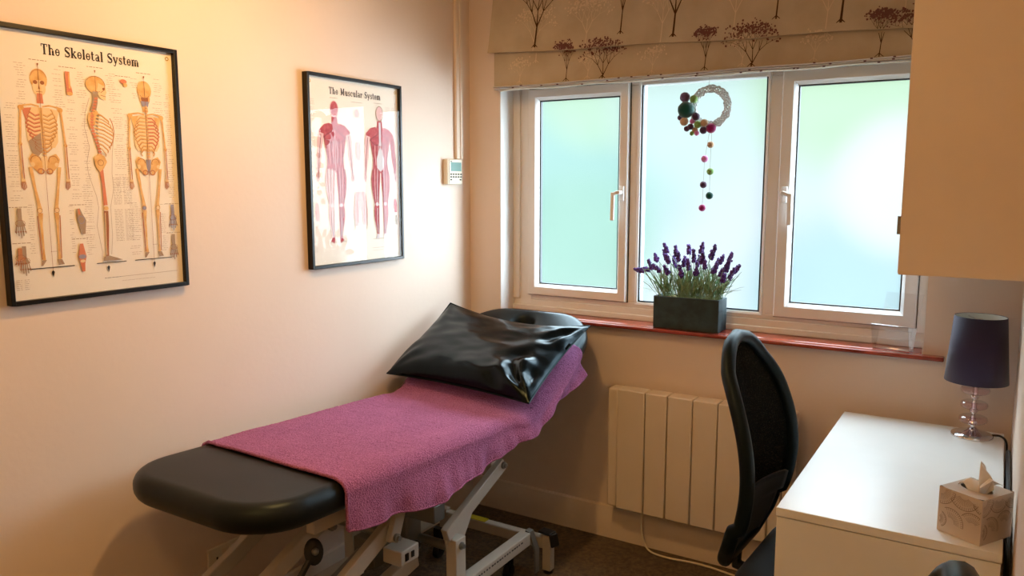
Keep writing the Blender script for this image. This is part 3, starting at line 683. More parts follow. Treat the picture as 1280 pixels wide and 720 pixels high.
# --- muscular poster. slots 0 paper 1 ink 2 text 3 muscle 4 dark 5 light 6 tendon 7 grey 8 brass
P2, p, d = poster(-1.016, 1.226, 'black-framed muscular anatomy chart reflecting the window')
for (u0, u1, vv0, vv1) in ((.02, .05, .34, .60), (.235, .262, .40, .58), (.262, .30, .40, .58), (.415, .45, .51, .60), (.455, .485, .40, .60), (.02, .045, .06, .20), (.245, .30, .10, .13), (.42, .45, .12, .30), (.19, .23, .12, .25)):
    v = vv1
    while v > vv0:
        if random.random() < .8: d.txt(u0 + random.uniform(0, .008), u1 - random.uniform(0, .01), v, 2, .0010)
        v -= .0058
write(d, 'The Muscular System', .117, .395, .6255, .024, 1)
rivets(d, 8)
d.txt(.12, .16, .612, 7, .0018); d.txt(.355, .40, .612, 7, .0018); d.txt(.23, .29, .606, 7, .0016)
def body(u, back=False):
    A, B = (5, 5) if not back else (3, 3)
    def both(pts, ws, mL, mR=None):
        d.limb([(u - a, b) for a, b in pts], ws, mL); d.limb([(u + a, b) for a, b in pts], ws, mL if mR is None else mR)
    d.layer = 2
    d.ell((u, .572), .0225, .031, 7 if back else 5, 22); d.layer = 3; d.ell((u, .574), .0185, .026, 5 if back else 3, 20); d.layer = 2
    d.limb([(u, .545), (u, .525), (u, .508)], [.028, .03, .058], 3)
    both([(.02, .512), (.045, .503), (.066, .487), (.070, .468)], [.022, .030, .030, .024], 3)
    d.limb([(u, .51), (u, .48), (u, .45), (u, .40), (u, .37), (u, .345)], [.07, .116, .108, .082, .084, .094], 3)
    both([(.068, .485), (.075, .455), (.077, .43), (.080, .405), (.084, .375), (.087, .345)], [.026, .028, .022, .024, .020, .012], 5 if not back else 5, 5 if not back else 3)
    both([(.087, .345), (.089, .330), (.090, .312)], [.012, .019, .012], 5)
    both([(.026, .355), (.030, .32), (.030, .28), (.026, .24), (.024, .222)], [.046, .052, .044, .030, .026], 3 if back else 5, 3)
    both([(.024, .222), (.027, .20), (.026, .17), (.021, .13), (.020, .105)], [.026, .031, .028, .016, .013], 3 if back else 5, 3)
    both([(.020, .108), (.021, .098), (.026, .090)], [.014, .016, .022], 6 if back else 3)
    # fibres and tendons
    d.layer = 4
    for s_ in (-1, 1):
        d.path([(u + s_ * .002, .505), (u + s_ * .02, .49), (u + s_ * .045, .478), (u + s_ * .058, .468)], .0028, 4); d.path([(u + s_ * .003, .455), (u + s_ * .03, .452), (u + s_ * .052, .468)], .0028, 4)
        for k in range(5): d.path([(u + s_ * (.010 + .008 * k), .36), (u + s_ * (.014 + .007 * k), .30), (u + s_ * (.016 + .005 * k), .235)], .0024, (4, 6, 4, 5, 4)[k])
        for k in range(3): d.path([(u + s_ * (.016 + .007 * k), .21), (u + s_ * (.019 + .005 * k), .16), (u + s_ * (.018 + .002 * k), .11)], .0024, (4, 6, 4)[k])
        for k in range(4): d.path([(u + s_ * (.008 + .011 * k), .46 - .004 * k), (u + s_ * (.012 + .009 * k), .42), (u + s_ * (.008 + .009 * k), .375)], .0024, (6, 4, 5, 4)[k])
        d.path([(u + s_ * .070, .48), (u + s_ * .077, .43), (u + s_ * .083, .38), (u + s_ * .089, .32)], .003, 4)
        d.ell((u + s_ * .024, .225), .0085, .008, 6, 12)
    d.line((u, .50), (u, .35), .0022, 6)
    if back:
        d.layer = 5; d.poly([(u, .45), (u + .022, .40), (u + .020, .365), (u, .35), (u - .020, .365), (u - .022, .40)], 6); d.line((u, .54), (u, .45), .012, 6)
    d.layer = 3; d.path([(u - .05, .09), (u + .05, .09)], .0014, 7)
    for s_ in (-1, 1): d.path([(u + s_ * .055, .47), (u + s_ * .047, .42), (u + s_ * .044, .37), (u + s_ * .055, .32), (u + s_ * .052, .28), (u + s_ * .04, .23), (u + s_ * .042, .18), (u + s_ * .03, .11)], .0014, 7)
body(.140); body(.385, True)
d.layer = 2      # small torso and side figures
d.limb([(.268, .275), (.268, .255), (.268, .225), (.268, .20)], [.05, .066, .07, .074], 5)
for s_ in (-1, 1):
    d.limb([(.268 + s_ * .022, .21), (.268 + s_ * .024, .18), (.268 + s_ * .02, .145)], [.032, .028, .018], 5)
    d.layer = 3; d.path([(.268 + s_ * .012, .27), (.268 + s_ * .02, .23), (.268 + s_ * .018, .16)], .003, 3); d.path([(.268 + s_ * .03, .24), (.268 + s_ * .034, .15), (.268 + s_ * .03, .13)], .003, 7); d.layer = 2
d.limb([(.04, .235), (.042, .20), (.044, .17)], [.012, .024, .016], 5); d.limb([(.468, .245), (.470, .22), (.472, .19)], [.010, .022, .014], 3)
d.limb([(.470, .18), (.472, .16), (.474, .14)], [.010, .018, .010], 7); d.ell((.258, .565), .012, .016, 5); d.limb([(.26, .46), (.262, .42), (.258, .39)], [.02, .03, .02], 5)
d.txt(.33, .47, .055, 7, .0012); d.txt(.33, .45, .045, 2, .001)
p.build('printed_sheet', [M_paper, M_ink, M_text, M_muscle, M_muscle_dk, M_muscle_lt, M_tendon, M_greyp, M_brass], P2)

# ------------------------------------------------------------------ thermostat and its conduit
t = thing('wall_thermostat', (0, -.153, 1.525), 'small cream digital controller on the wall near the corner', 'thermostat')
MB().box(.001, .026, -.208, -.098, 1.526, 1.638).build('body', M_whitepl, t, bevel=.004)
MB().box(.026, .029, -.199, -.104, 1.530, 1.634).build('face_plate', M_whitepl, t, bevel=.001)
MB().box(.029, .0296, -.188, -.110, 1.585, 1.624).build('screen', M_lcd, t)
MB().box(.0292, .0298, -.192, -.178, 1.625, 1.629).build('logo', M_ink, t)
for j, zz in enumerate((1.572, 1.560, 1.548)):
    for i in range(5 if j < 2 else 2):
        yy = -.192 + (.0185 * i if j < 2 else .07 * i)
        MB().box(.029, .031, yy, yy + .010, zz - .003, zz + .003).build('button', M_blackpl, t)
c_ = MB().box(.0005, .016, -.122, -.098, 1.64, RZ - .002); c_.box(.0005, .020, -.098, -.080, 1.64, RZ - .002)
tag(c_.build('cable_trunking', M_skirt, bevel=.003), 'cream vertical cable cover running up from the controller', 'trunking')

# double socket low on the left wall
t = thing('wall_socket', (0, -1.42, .275), 'double white power socket low on wall beneath the couch foot', 'socket')
MB().box(.0005, .010, -1.495, -1.348, .275, .361).build('face_plate', M_whitepl, t, bevel=.002)
for c0 in (-1.462, -1.380):
    h = MB(); h.box(.0100, .0106, c0 - .003, c0 + .003, .318, .328)
    for s_ in (-1, 1): h.box(.0100, .0106, c0 + s_ * .012 - .003, c0 + s_ * .012 + .003, .300, .307)
    h.build('pin_hole', M_blackpl, t)
for c0 in (-1.435, -1.408): MB().box(.0095, .0135, c0 - .008, c0 + .008, .326, .348).build('switch', M_whitepl, t, bevel=.001)

# ------------------------------------------------------------------ treatment couch
CX0, CX1 = .085, .690; YF, YH, YE = -1.855, -.665, -.065
def ztop(y):
    if y < YH: return lerp(.765, .712, (y - YF) / (YH - YF))
    return .712 + (y - YH) * .47
def zsm(y):      # softened at the hinge, for the towel
    a = sm(YH - .10, YH + .10, y); return lerp(lerp(.765, .712, (y - YF) / (YH - YF)), .712 + (y - YH) * .47, a) if y < YH + .1 else ztop(y)
couch = thing('treatment_couch', (.39, -.95, 0), 'black padded treatment couch on a steel lifting frame beside the cream wall', 'treatment couch')
def rrect(x0, x1, y0, y1, rs, n=10):
    """rounded rectangle outline; rs radii (SW, SE, NE, NW)"""
    out = []
    for (cx, cy, sx, sy, a0), r in zip(((x0, y0, 1, 1, 180), (x1, y0, -1, 1, 270), (x1, y1, -1, -1, 0), (x0, y1, 1, -1, 90)), rs):
        for k in range(n + 1):
            a = radians(a0 + 90 * k / n); out.append((cx + sx * r + r * cos(a), cy + sy * r + r * sin(a)))
    return out
def pad(x0, x1, y0, y1, rs, th, er, hole=None):
    """upholstered pad following ztop; er edge rounding"""
    m = MB(); n = 10; rings = []
    prof = [(er * (1 - cos(a)), -th + er * (1 - sin(a))) for a in [radians(90 - 18 * k) for k in range(5, -1, -1)]]
    P = []
    for k in range(6): a = radians(90 * k / 5); P.append((er * (1 - sin(a)), -th + er * (1 - cos(a))))
    for k in range(7): a = radians(90 * k / 6); P.append((er * (1 - cos(a)), -er + er * sin(a)))
    for ins, dz in P:
        o = rrect(x0 + ins, x1 - ins, y0 + ins, y1 - ins, [max(r - ins, .004) for r in rs], n)
        rings.append([Vector((x, y, ztop(max(min(y, 0), YF)) + dz) if hole is not None or True else 0) for x, y in o])
    N = len(rings[0]); vs = [v for r in rings for v in r]
    fs = [(i * N + k, i * N + (k + 1) % N, (i + 1) * N + (k + 1) % N, (i + 1) * N + k) for i in range(len(rings) - 1) for k in range(N)]
    fs.append(tuple(reversed(range(N))))
    if hole:
        hx, hy, ha, hb = hole; top = rings[-1]; base = (len(rings) - 1) * N
        for j, (sc, dz) in enumerate(((1.25, 0), (1.08, -.004), (1.0, -.014), (.95, -.07))):
            for q in top:
                a = pi + 2 * pi * (top.index(q) + .5) / N; x = hx + ha * sc * cos(a); y = hy + hb * sc * sin(a); vs.append(Vector((x, y, ztop(y) + dz)))
            b0 = base + j * N; b1 = b0 + N
            fs += [(b0 + k, b0 + (k + 1) % N, b1 + (k + 1) % N, b1 + k) for k in range(N)]
        fs.append(tuple(range(len(vs) - N, len(vs))))
    else: fs.append(tuple(range((len(rings) - 1) * N, len(rings) * N)))
    m.add(vs, fs); return m
pad(CX0, CX1, YF, YH - .004, (.17, .17, .02, .02), .082, .038).build('seat_cushion', M_vinyl, couch, smooth=True, angle=50)
pad(CX0 - .01, CX1 + .030, YH + .004, YE, (.02, .02, .20, .20), .075, .034, hole=(.385, -.178, .055, .062)).build('head_cushion', M_vinyl, couch, smooth=True, angle=50)

ST = [M_steel, M_steel2, M_blackpl]
def part(name, m, fn, **k):
    b = MB(); fn(b); return b.build(name, m, couch, **k)
XR, XL = .60, .17
def top_frame(b):
    for x in (XR, XL): b.beam((x, -1.61, .632), (x, -.72, .605), .03, .048)
    b.beam((XL, -.75, .605), (XR, -.75, .605), .03, .04)
    b.beam((XR - .03, -.70, .62), (XR - .03, -.25, .80), .03, .03); b.beam((XL, -.70, .62), (XL, -.25, .80), .03, .03)
part('top_frame', M_steel, top_frame, bevel=.003)
part('foot_bracket', M_steel, lambda b: b.beam((XL, -1.42, .635), (XR, -1.42, .635), .035, .04), bevel=.003)
part('top_bracket', M_steel, lambda b: b.beam((XR, -.735, .48), (XR, -.735, .64), .022, .045, up=(0, 1, 0)), bevel=.002)
def arm(b, a, c, x, w=.024, h=.058): b.beam((x, a[0], a[1]), (x, c[0], c[1]), w, h, up=(0, 0, 1))
for x in (XR + .02, XL):
    part('lift_arm', M_steel, lambda b: arm(b, (-.70, .525), (-1.045, .385), x, .026, .047), bevel=.003)
    part('gusset_plate', M_steel, lambda b: b.extrude([(-.80, .50), (-1.04, .41), (-1.01, .27), (-.965, .27), (-.86, .42)], lambda p, sd: (x - .016 + .006 * sd, p[0], p[1])), bevel=.001)
for x in (XR + .022, XL - .01):
    part('support_post', M_steel, lambda b: b.box(x - .02, x + .022, -1.018, -.962, .10, .36), bevel=.003)
for x in (XR, XL):
    part('link_arm', M_steel, lambda b: arm(b, (-1.225, .60), (-1.285, .455), x, .02, .045), bevel=.003)
    part('long_arm', M_steel, lambda b: arm(b, (-1.24, .50), (-1.68, .30), x - .03, .026, .052), bevel=.003)
part('foot_arm', M_steel, lambda b: arm(b, (-1.36, .60), (-1.80, .40), .48, .028, .05), bevel=.003)
for x in (XR + .002, XL):
    part('base_rail', M_steel, lambda b: b.beam((x, -1.62, .150), (x, -.50, .158), .045, .05), bevel=.004)
part('base_crossbar', M_steel, lambda b: b.beam((.17, -.425, .122), (.645, -.425, .122), .035, .045), bevel=.004)
part('base_crossbar', M_steel, lambda b: b.beam((.17, -1.60, .13), (.62, -1.60, .13), .04, .05), bevel=.004)
part('warning_sticker', M_yellow, lambda b: b.beam((.285, -.425, .1455), (.37, -.425, .1455), .034, .002))
for i, (x, y) in enumerate(((.662, -.425), (.155, -.425), (.655, -1.62), (.15, -1.62))):
    o = part('foot_post', M_steel, lambda b: b.box(x - .018, x + .018, y - .018, y + .018, .012, .155), bevel=.003)
    b = MB(); b.lathe([(.0, 0), (.02, 0), (.02, .012), (.012, .016), (.012, .03)], (x, y, .0)); b.build('rubber_foot', M_blackpl, o, smooth=True)
part('brake_lever', M_blackpl, lambda b: (b.beam((.625, -.42, .165), (.682, -.425, .163), .045, .010), b.beam((.682, -.425, .163), (.696, -.43, .115), .04, .012)), bevel=.004)
part('side_bracket', M_steel2, lambda b: b.extrude([(.60, .18), (.615, .175), (.640, .11), (.640, .02), (.647, .02), (.647, .115), (.62, .183), (.60, .188)], lambda p, sd: (p[0], -.50 + .03 * sd, p[1])), bevel=.001)
# rail lettering strip, castors, lifting motor
b = MB()
for k in range(18):
    y = -.86 + k * .017; b.box(XR + .0245, XR + .025, y, y + random.uniform(.007, .013), .160 + k * .0002, .166 + k * .0002)
b.build('rail_lettering', M_blackpl, couch)
for x, y in ((.56, -.56), (.22, -.56), (.56, -1.45), (.22, -1.45)):
    b = MB(); b.lathe([(0, -.011), (.028, -.011), (.033, -.006), (.033, .006), (.028, .011), (0, .011)], (x, y, .034), mtx=Matrix.Rotation(radians(90), 3, 'Y'), n=20)
    b.box(x - .016, x + .016, y - .012, y + .012, .062, .13); b.beam((x - .014, y, .034), (x - .014, y, .09), .004, .02, up=(0, 1, 0)); b.beam((x + .014, y, .034), (x + .014, y, .09), .004, .02, up=(0, 1, 0))
    b.build('castor', M_blackpl, couch, smooth=True)
part('cross_tube', M_steel2, lambda b: b.beam((XL, -1.02, .445), (XR - .02, -1.02, .445), .06, .06), bevel=.004)
part('cross_tube', M_steel2, lambda b: b.tube([(XL, -1.27, .47), (XR, -1.27, .47)], .018, 14), smooth=True)
part('cross_tube', M_steel2, lambda b: b.tube([(XL, -.99, .32), (XR + .02, -.99, .32)], .016, 14), smooth=True)
def motor(b):
    b.box(.34, .43, -1.18, -1.02, .27, .37); b.box(.30, .47, -1.06, -.98, .30, .42); b.tube([(.385, -1.18, .32), (.385, -1.42, .24)], .026, 16)
part('lifting_motor', M_steel2, motor, bevel=.005)
part('control_box', M_steel, lambda b: b.box(.50, .575, -1.215, -1.125, .335, .385), bevel=.004)
part('control_box_socket', M_blackpl, lambda b: (b.box(.575, .578, -1.195, -1.18, .348, .372), b.box(.575, .578, -1.165, -1.152, .35, .37)))
part('inner_rail', M_steel, lambda b: b.beam((.50, -1.52, .20), (.50, -1.06, .285), .04, .05), bevel=.004)
part('rail_cap', M_blackpl, lambda b: b.ball((.50, -1.05, .325), .018, 12), smooth=True)
for x, y, z in ((XR + .036, -.712, .525), (XR + .046, -.99, .335), (XR + .014, -1.278, .47), (XR + .0, -1.53, .60)):
    part('pivot_bolt', M_steel2, lambda b: b.lathe([(0, -.006), (.013, -.006), (.013, .004), (.008, .006), (.008, .012), (0, .012)], (x, y, z), mtx=Matrix.Rotation(radians(90), 3, 'Y'), n=12), smooth=True)
# foot lever with round knob
def paddle(b):
    M = Matrix.Translation((.60, -1.60, .555)) @ Matrix.Rotation(radians(58), 4, 'Z') @ Matrix.Rotation(radians(70), 4, 'X')
    def fn(u, v):
        a = 2 * pi * u; bb = pi * v; return M @ Vector((.026 * sin(bb) * cos(a), .036 * sin(bb) * sin(a), .010 * cos(bb)))
    b.grid(fn, 20, 10, wrap_u=True)
part('release_paddle', M_blackpl, paddle, smooth=True, angle=80)
part('release_stem', M_blackpl, lambda b: b.tube([(.597, -1.615, .535), (.59, -1.66, .48), (.58, -1.72, .40)], .009, 10), smooth=True)
part('release_button', M_steel2, lambda b: b.ball((.614, -1.608, .562), .010, 12), smooth=True)

# ------------------------------------------------------------------ towel over the couch
TY0, TY1 = -1.575, -.275
def towel_fn(u, v):
    """u across: 0 wall side .. 1 hem;  v along the couch"""
    yy = lerp(TY0, TY1, v); T = [(-1.575, .095), (-1.43, .107), (-1.2, .128), (-1.0, .105), (-.86, .078), (-.7, .042), (-.55, .052), (-.42, .080), (-.3, .085), (-.2, .085)]
    for (ya, da), (yb, db) in zip(T, T[1:]):
        if ya - 1e-6 <= yy <= yb: drop = lerp(da, db, sm(ya, yb, yy)); break
    W = CX1 - CX0; R = .034; Ltop = W - .004 - R; Larc = pi / 2 * R; Ltot = Ltop + Larc + drop
    s = u * (Ltot + .025) - .025
    y = lerp(TY0, TY1, v) + .030 * (1 - u) * (1 - v) - .02 * v * (1 - u)
    z0 = zsm(y) + .006
    fold = .010 * noise.noise(Vector((y * 7, s * 2, 1))) + .005 * noise.noise(Vector((y * 19, s * 3, 4)))
    if s < 0: x, z = CX0 + .006 + s * .5, z0 - .012 + s * .8
    elif s < Ltop:
        e = sm(0, .03, s); x, z = CX0 + .004 + s, z0 - .012 * (1 - e)
        z += .0035 * noise.noise(Vector((y * 6, s * 6, 0))) + .0012 * noise.noise(Vector((y * 60, s * 8, 0)))
    elif s < Ltop + Larc:
        a = (s - Ltop) / R; x = CX0 + .004 + Ltop + R * sin(a) + .004 * sin(a) + .024 * sm(YH - .10, YH - .015, y) * sin(a) + .006 * sin(a); z = z0 - R + R * cos(a)
    else:
        q = s - Ltop - Larc; x = CX0 + .004 + Ltop + R + .004 + .012 * sm(0, drop, q) + fold * 2.2 * sm(0, drop, q) + .006; z = z0 - R - q
        x = max(x, CX1 + .004)
        z += .010 * noise.noise(Vector((y * 5, 3, 2))) * sm(0, drop, q)
        x += .024 * sm(YH - .10, YH - .015, y) + .012 * sin(q * 60 + y * 14) * sm(YH, YH + .2, y) * sm(0, .04, q)
    n1 = noise.noise(Vector((x * 260, y * 260, z * 260))) * .0016
    return Vector((x + n1 * .6, y + n1 * .4, z + n1))
m = MB(); m.grid(towel_fn, 260, 420)
towel = tag(m.build('towel', M_towel, smooth=True, angle=180, solid=.006), 'mauve terry towel spread over the black couch', 'towel')
# rolled hem along the near end and along the hanging edge
m = MB(); m.tube([towel_fn(k / 90, 0) + Vector((0, -.001, .002)) for k in range(91)], .0052, 8)
m.tube([towel_fn(1, k / 160) + Vector((.001, 0, 0)) for k in range(161)], .004, 8)
m.build('hem', M_towel, towel, smooth=True, angle=180)

# ------------------------------------------------------------------ pillow
A = Vector((.035, -.640, .765)); B = Vector((.745, -.715, .765)); Cc = Vector((.760, -.275, .972)); D_ = Vector((.050, -.225, 1.000))
nrm = (B - A).cross(D_ - A).normalized()
def pil(u, v, side):
    a, b = 2 * u - 1, 2 * v - 1
    pin = .045                     # edges draw in between the corners
    uu = .5 + (u - .5) * (1 - pin * (1 - b * b)); vv = .5 + (v - .5) * (1 - pin * 1.3 * (1 - a * a))
    p = A * (1 - uu) * (1 - vv) + B * uu * (1 - vv) + Cc * uu * vv + D_ * (1 - uu) * vv
    e = (max(0, 1 - a ** 4) ** .55) * (max(0, 1 - b ** 4) ** .60)
    p.z -= .028 * (1 - a * a) * v
    h = (.066 * e * (1.25 - .75 * v) if side > 0 else -.006 * e)
    if side > 0:
        wr = 0
        for cx, cy, k in ((1, 0, 1.3), (0, 0, .5), (1, 1, .8), (0, 1, .6)):     # creases fan out of the corners
            du, dv = u - cx, (v - cy) * .65; r_ = math.hypot(du, dv); th = math.atan2(dv, du)
            wr += k * .011 * sin(th * 10 + 2.5 * noise.noise(Vector((cx, cy, r_ * 4)))) * math.exp(-((r_ - .16) / .13) ** 2)
        wr += .012 * noise.noise(Vector((u * 3.2, v * 4.5, 2.3))) + .006 * noise.noise(Vector((u * 8, v * 11, 5)))
        wr += .006 * sin((v * 1.6 - u) * 15 + 3 * noise.noise(Vector((u * 2, v * 2, 9)))) * sm(.5, 1, u)
        h += wr * min(1, e * 1.6) * lerp(.45, 1, sm(.35, .8, u))
    return p + nrm * (h + .008)
m = MB(); m.grid(lambda u, v: pil(u, v, 1), 90, 64); m.grid(lambda u, v: pil(u, v, -1), 90, 64)
pw = tag(m.build('pillow', M_pillow, smooth=True, angle=100), 'glossy black vinyl pillow resting on the raised headrest', 'pillow')
edge = [pil(k / 60, 0, -1) for k in range(60)] + [pil(1, k / 40, -1) for k in range(40)] + [pil(1 - k / 60, 1, -1) for k in range(60)] + [pil(0, 1 - k / 40, -1) for k in range(40)]
MB().tube(edge, .003, 8, closed=True).build('piping', M_pillow, pw, smooth=True)

# ------------------------------------------------------------------ radiator and its cable
rad = thing('electric_radiator', (1.12, -.05, .182), 'white ribbed electric radiator on the wall below the windowsill', 'radiator')
MB().box(.80, 1.47, -.085, -.035, .185, .688).build('radiator_body', M_seam, rad)
m = MB(); m.box(.757, .800, -.092, -.02, .182, .690); m.build('end_cap', M_rad, rad, bevel=.006)
m = MB(); m.box(1.47, 1.505, -.092, -.02, .182, .690); m.build('end_cap', M_rad, rad, bevel=.006)
seams = [.8015, .924, 1.018, 1.122, 1.222, 1.322, 1.422, 1.47]
for a, b_ in zip(seams, seams[1:]):
    m = MB(); m.box(a + .002, b_ - .002, -.104, -.03, .182, .693); m.build('radiator_panel', M_rad, rad, bevel=.004)
for x in (.95, 1.3): MB().box(x, x + .04, -.035, -.0005, .25, .6).build('wall_bracket', M_steel2, rad)
pts = [(.915, -.06, .180), (.905, -.062, .16), (.903, -.06, .10), (.915, -.06, .045), (.95, -.07, .012), (1.03, -.075, .007), (1.12, -.06, .006), (1.20, -.06, .006), (1.33, -.08, .006), (1.45, -.075, .006), (1.60, -.055, .006)]
def catmull(P, n=8):
    P = [Vector(p) for p in P]; Q = [P[0]] + P + [P[-1]]; out = []
    for i in range(1, len(Q) - 2):
        for k in range(n):
            t = k / n; a, b, c, e = Q[i - 1:i + 3]
            out.append(.5 * ((2 * b) + (-a + c) * t + (2 * a - 5 * b + 4 * c - e) * t * t + (-a + 3 * b - 3 * c + e) * t ** 3))
    out.append(P[-1]); return out
tag(MB().tube(catmull(pts), .004, 8).build('power_cable', M_whitepl, smooth=True), 'white cable looping from the radiator down onto the carpet', 'cable')

# ------------------------------------------------------------------ office chairs
def make_chair(label):
    t = thing('office_chair', (0, 0, 0), label, 'chair', None)
    H0, H1, HW = .474, 1.095, .208
    def prof(z):       # side profile: leans back at the top, forward at the lumbar, kicks back at the bottom
        s = (z - H0) / (H1 - H0)
        return -.020 * s * s + .047 * sin(pi * min(1, s * 1.15)) - .0 * max(0, (.18 - s) / .18) ** 1.3
    def pt(a, z, off=0): return Vector((prof(z) + .050 * (abs(a) / HW) ** 2 * (1 if z > .6 else .6) + off, a, z))
    def half(z):
        s = (z - H0) / (H1 - H0)
        w = HW * (.80 + .20 * sin(pi * min(1, s * 1.1)))
        if s > .70: w *= max(0, 1 - ((s - .70) / .30) ** 2.6) ** .55
        if s < .1: w *= .80 + 2 * s
        return w
    out = []
    zs = [H0 + (H1 - H0) * k / 48 for k in range(49)]
    R = [pt(half(z), z) for z in zs if half(z) > .02]; L = [pt(-half(z), z) for z in zs if half(z) > .02]
    loop = R + [pt(.0, H1 - .0005)] + L[::-1] 
    m = MB(); m.tube(loop, .020, 12, closed=True)
    m.build('back_frame', M_chairgloss, t, smooth=True, angle=60, local=True)
    m = MB(); m.grid(lambda u, v: pt(lerp(-1, 1, u) * half(lerp(.62, H1 - .012, v)) * .97, lerp(.62, H1 - .012, v)), 20, 40)
    m.build('mesh_panel', M_mesh, t, smooth=True, angle=60, local=True, solid=.002)
    m = MB(); m.grid(lambda u, v: pt(lerp(-1, 1, u) * half(lerp(H0 + .005, .66, v)) * .90, lerp(H0 + .005, .66, v), .012), 20, 20)
    m.build('lumbar_pad', M_chairfab, t, smooth=True, angle=60, local=True, solid=.012)
    o = rrect(.055, .50, -.235, .235, (.08, .08, .11, .11)[::-1] if False else (.07, .12, .12, .07), 8)
    m = MB(); rings = []
    for ins, z in ((.03, .412), (.008, .418), (0, .44), (.004, .465), (.018, .482), (.05, .49)):
        cx, cy = .28, 0; rings.append([(cx + (x - cx) * (1 - ins / .23), cy + (y - cy) * (1 - ins / .23), z) for x, y in o])
    N = len(o); vs = [q for r_ in rings for q in r_]
    fs = [(i * N + k, i * N + (k + 1) % N, (i + 1) * N + (k + 1) % N, (i + 1) * N + k) for i in range(5) for k in range(N)] + [tuple(reversed(range(N))), tuple(range(5 * N, 6 * N))]
    m.add(vs, fs); m.build('seat', M_chairfab, t, smooth=True, angle=60, local=True)
    m = MB(); m.tube([(prof(.54) + .004, 0, .55), (prof(.50) - .004, 0, .49), (.005, 0, .405), (.1, 0, .39), (.28, 0, .395)], .018, 10); m.box(.18, .38, -.07, .07, .375, .412)
    m.build('tilt_mechanism', M_blackpl, t, bevel=.003, local=True)
    m = MB(); m.lathe([(.03, .09), (.03, .24), (.018, .245), (.018, .38)], (.28, 0, 0), 20); m.build('gas_column', M_blackpl, t, smooth=True, local=True)
    for k in range(5):
        a = radians(36 + 72 * k); e = Vector((.28 + .29 * cos(a), .29 * sin(a), .075)); 
        m = MB(); m.tube([(.28, 0, .105), (.28 + .15 * cos(a), .15 * sin(a), .095), e], [.024, .020, .014], 10)
        arm_ = m.build('base_arm', M_blackpl, t, smooth=True, local=True)
        m = MB(); M3 = Matrix.Rotation(a, 3, 'Z') @ Matrix.Rotation(radians(90), 3, 'X')
        for s_ in (-.014, .014): m.lathe([(0, -.008 + s_), (.025, -.008 + s_), (.028, s_), (.025, .008 + s_), (0, .008 + s_)], (e.x, e.y, .0285), 18, mtx=M3)
        m.tube([(e.x, e.y, .03), (e.x, e.y, .078)], .007, 8); m.build('castor', M_blackpl, t, smooth=True, local=True)
    return t
ch = make_chair('black mesh-back office chair tucked in at the white desk')
ch.location = (1.492, -.77, 0); ch.rotation_euler.z = radians(-3)
ch2 = ch.copy(); COL.objects.link(ch2)
for o in list(bpy.data.objects):
    if o.parent == ch:
        k = o.copy(); COL.objects.link(k); k.parent = ch2
ch2.location = (2.075, -2.085, 0); ch2.rotation_euler.z = radians(180)
ch2['label'] = 'black chair back whose rounded top shows before the desk end'

# ------------------------------------------------------------------ desk
dk = thing('desk', (1.9125, -.58, 0), 'white laminate desk against the right wall under the cabinet', 'desk')
DX0, DX1, DY0, DY1 = 1.671, 2.152, -1.072, -.088
MB().box(DX0, DX1, DY0, DY1, .708, .730).build('desk_top', M_desk, dk, bevel=.0015)
MB().box(DX0 + .002, DX1 - .002, DY0 + .002, DY0 + .022, .003, .7055).build('end_panel', M_desk, dk, bevel=.001)
MB().box(DX0 + .002, DX1 - .002, DY1 - .022, DY1 - .002, .003, .7055).build('end_panel', M_desk, dk, bevel=.001)
MB().box(DX1 - .03, DX1 - .012, DY0 + .022, DY1 - .022, .35, .7055).build('back_panel', M_desk, dk)
dr = MB().box(DX0 + .004, DX0 + .02, DY0 + .025, DY1 - .025, .615, .703).build('drawer', M_desk, dk, bevel=.001)

# wall cabinet over the desk
cb = thing('wall_cabinet', (2.025, -.47, 1.30), 'cream wall cabinet hanging high on the right above the desk', 'cabinet')
KX0, KX1, KY0, KY1, KZ0, KZ1 = 1.8845, RX - .001, -.80, -.10, 1.300, 2.20
MB().box(KX0, KX1, KY0, KY1, KZ0, KZ1).build('carcass', M_cab, cb, bevel=.001)
for a, b_ in ((KY0, (KY0 + KY1) / 2 - .0015), ((KY0 + KY1) / 2 + .0015, KY1)):
    dr_ = MB().box(KX0 - .0022, KX0 - .0002, a + .004, b_, KZ0 + .003, KZ1).build('door', M_cab, cb, bevel=.001)
    MB().box(KX0 - .010, KX0 - .0015, a + .006 if a == KY0 else b_ - .03, a + .016 if a == KY0 else b_ - .02, 1.402, 1.448).build('handle', M_steel2, dr_, bevel=.001)

# ------------------------------------------------------------------ lamp on the desk
LX, LY, LZ = 2.064, -.168, .730
lp = thing('table_lamp', (LX, LY, LZ), 'table lamp with purple drum shade and stacked glass discs on the desk', 'lamp')
MB().lathe([(0, .0), (.060, 0), (.061, .004), (.058, .009), (.045, .014), (.020, .022), (.010, .030), (0, .032)], (LX, LY, LZ), 40).build('base', M_chrome, lp, smooth=True, angle=60)
m = MB(); m.tube([(LX, LY, LZ + .02), (LX, LY, LZ + .24)], .006, 12)
for zz in (.045, .085, .130, .170): m.lathe([(0, -.006), (.011, -.005), (.013, 0), (.011, .005), (0, .006)], (LX, LY, LZ + zz), 16)
m.build('stem', M_chrome, lp, smooth=True)
for zz, rr in ((.056, .041), (.103, .039), (.152, .042)):
    prof_ = [(.008, -.010), (rr * .8, -.011), (rr * .95, -.007), (rr, 0), (rr * .95, .007), (rr * .8, .011), (.008, .010)]
    MB().lathe(prof_ + [prof_[0]], (LX, LY, LZ + zz), 32).build('glass_disc', M_pinkglass, lp, smooth=True, angle=60)
m = MB(); m.lathe([(.089, .180), (.0725, .388)], (LX, LY, LZ), 48); m.f = m.f[:-2]; m.m = m.m[:-2]
so = m.build('lamp_shade', M_shade, lp, smooth=True, solid=.0016)
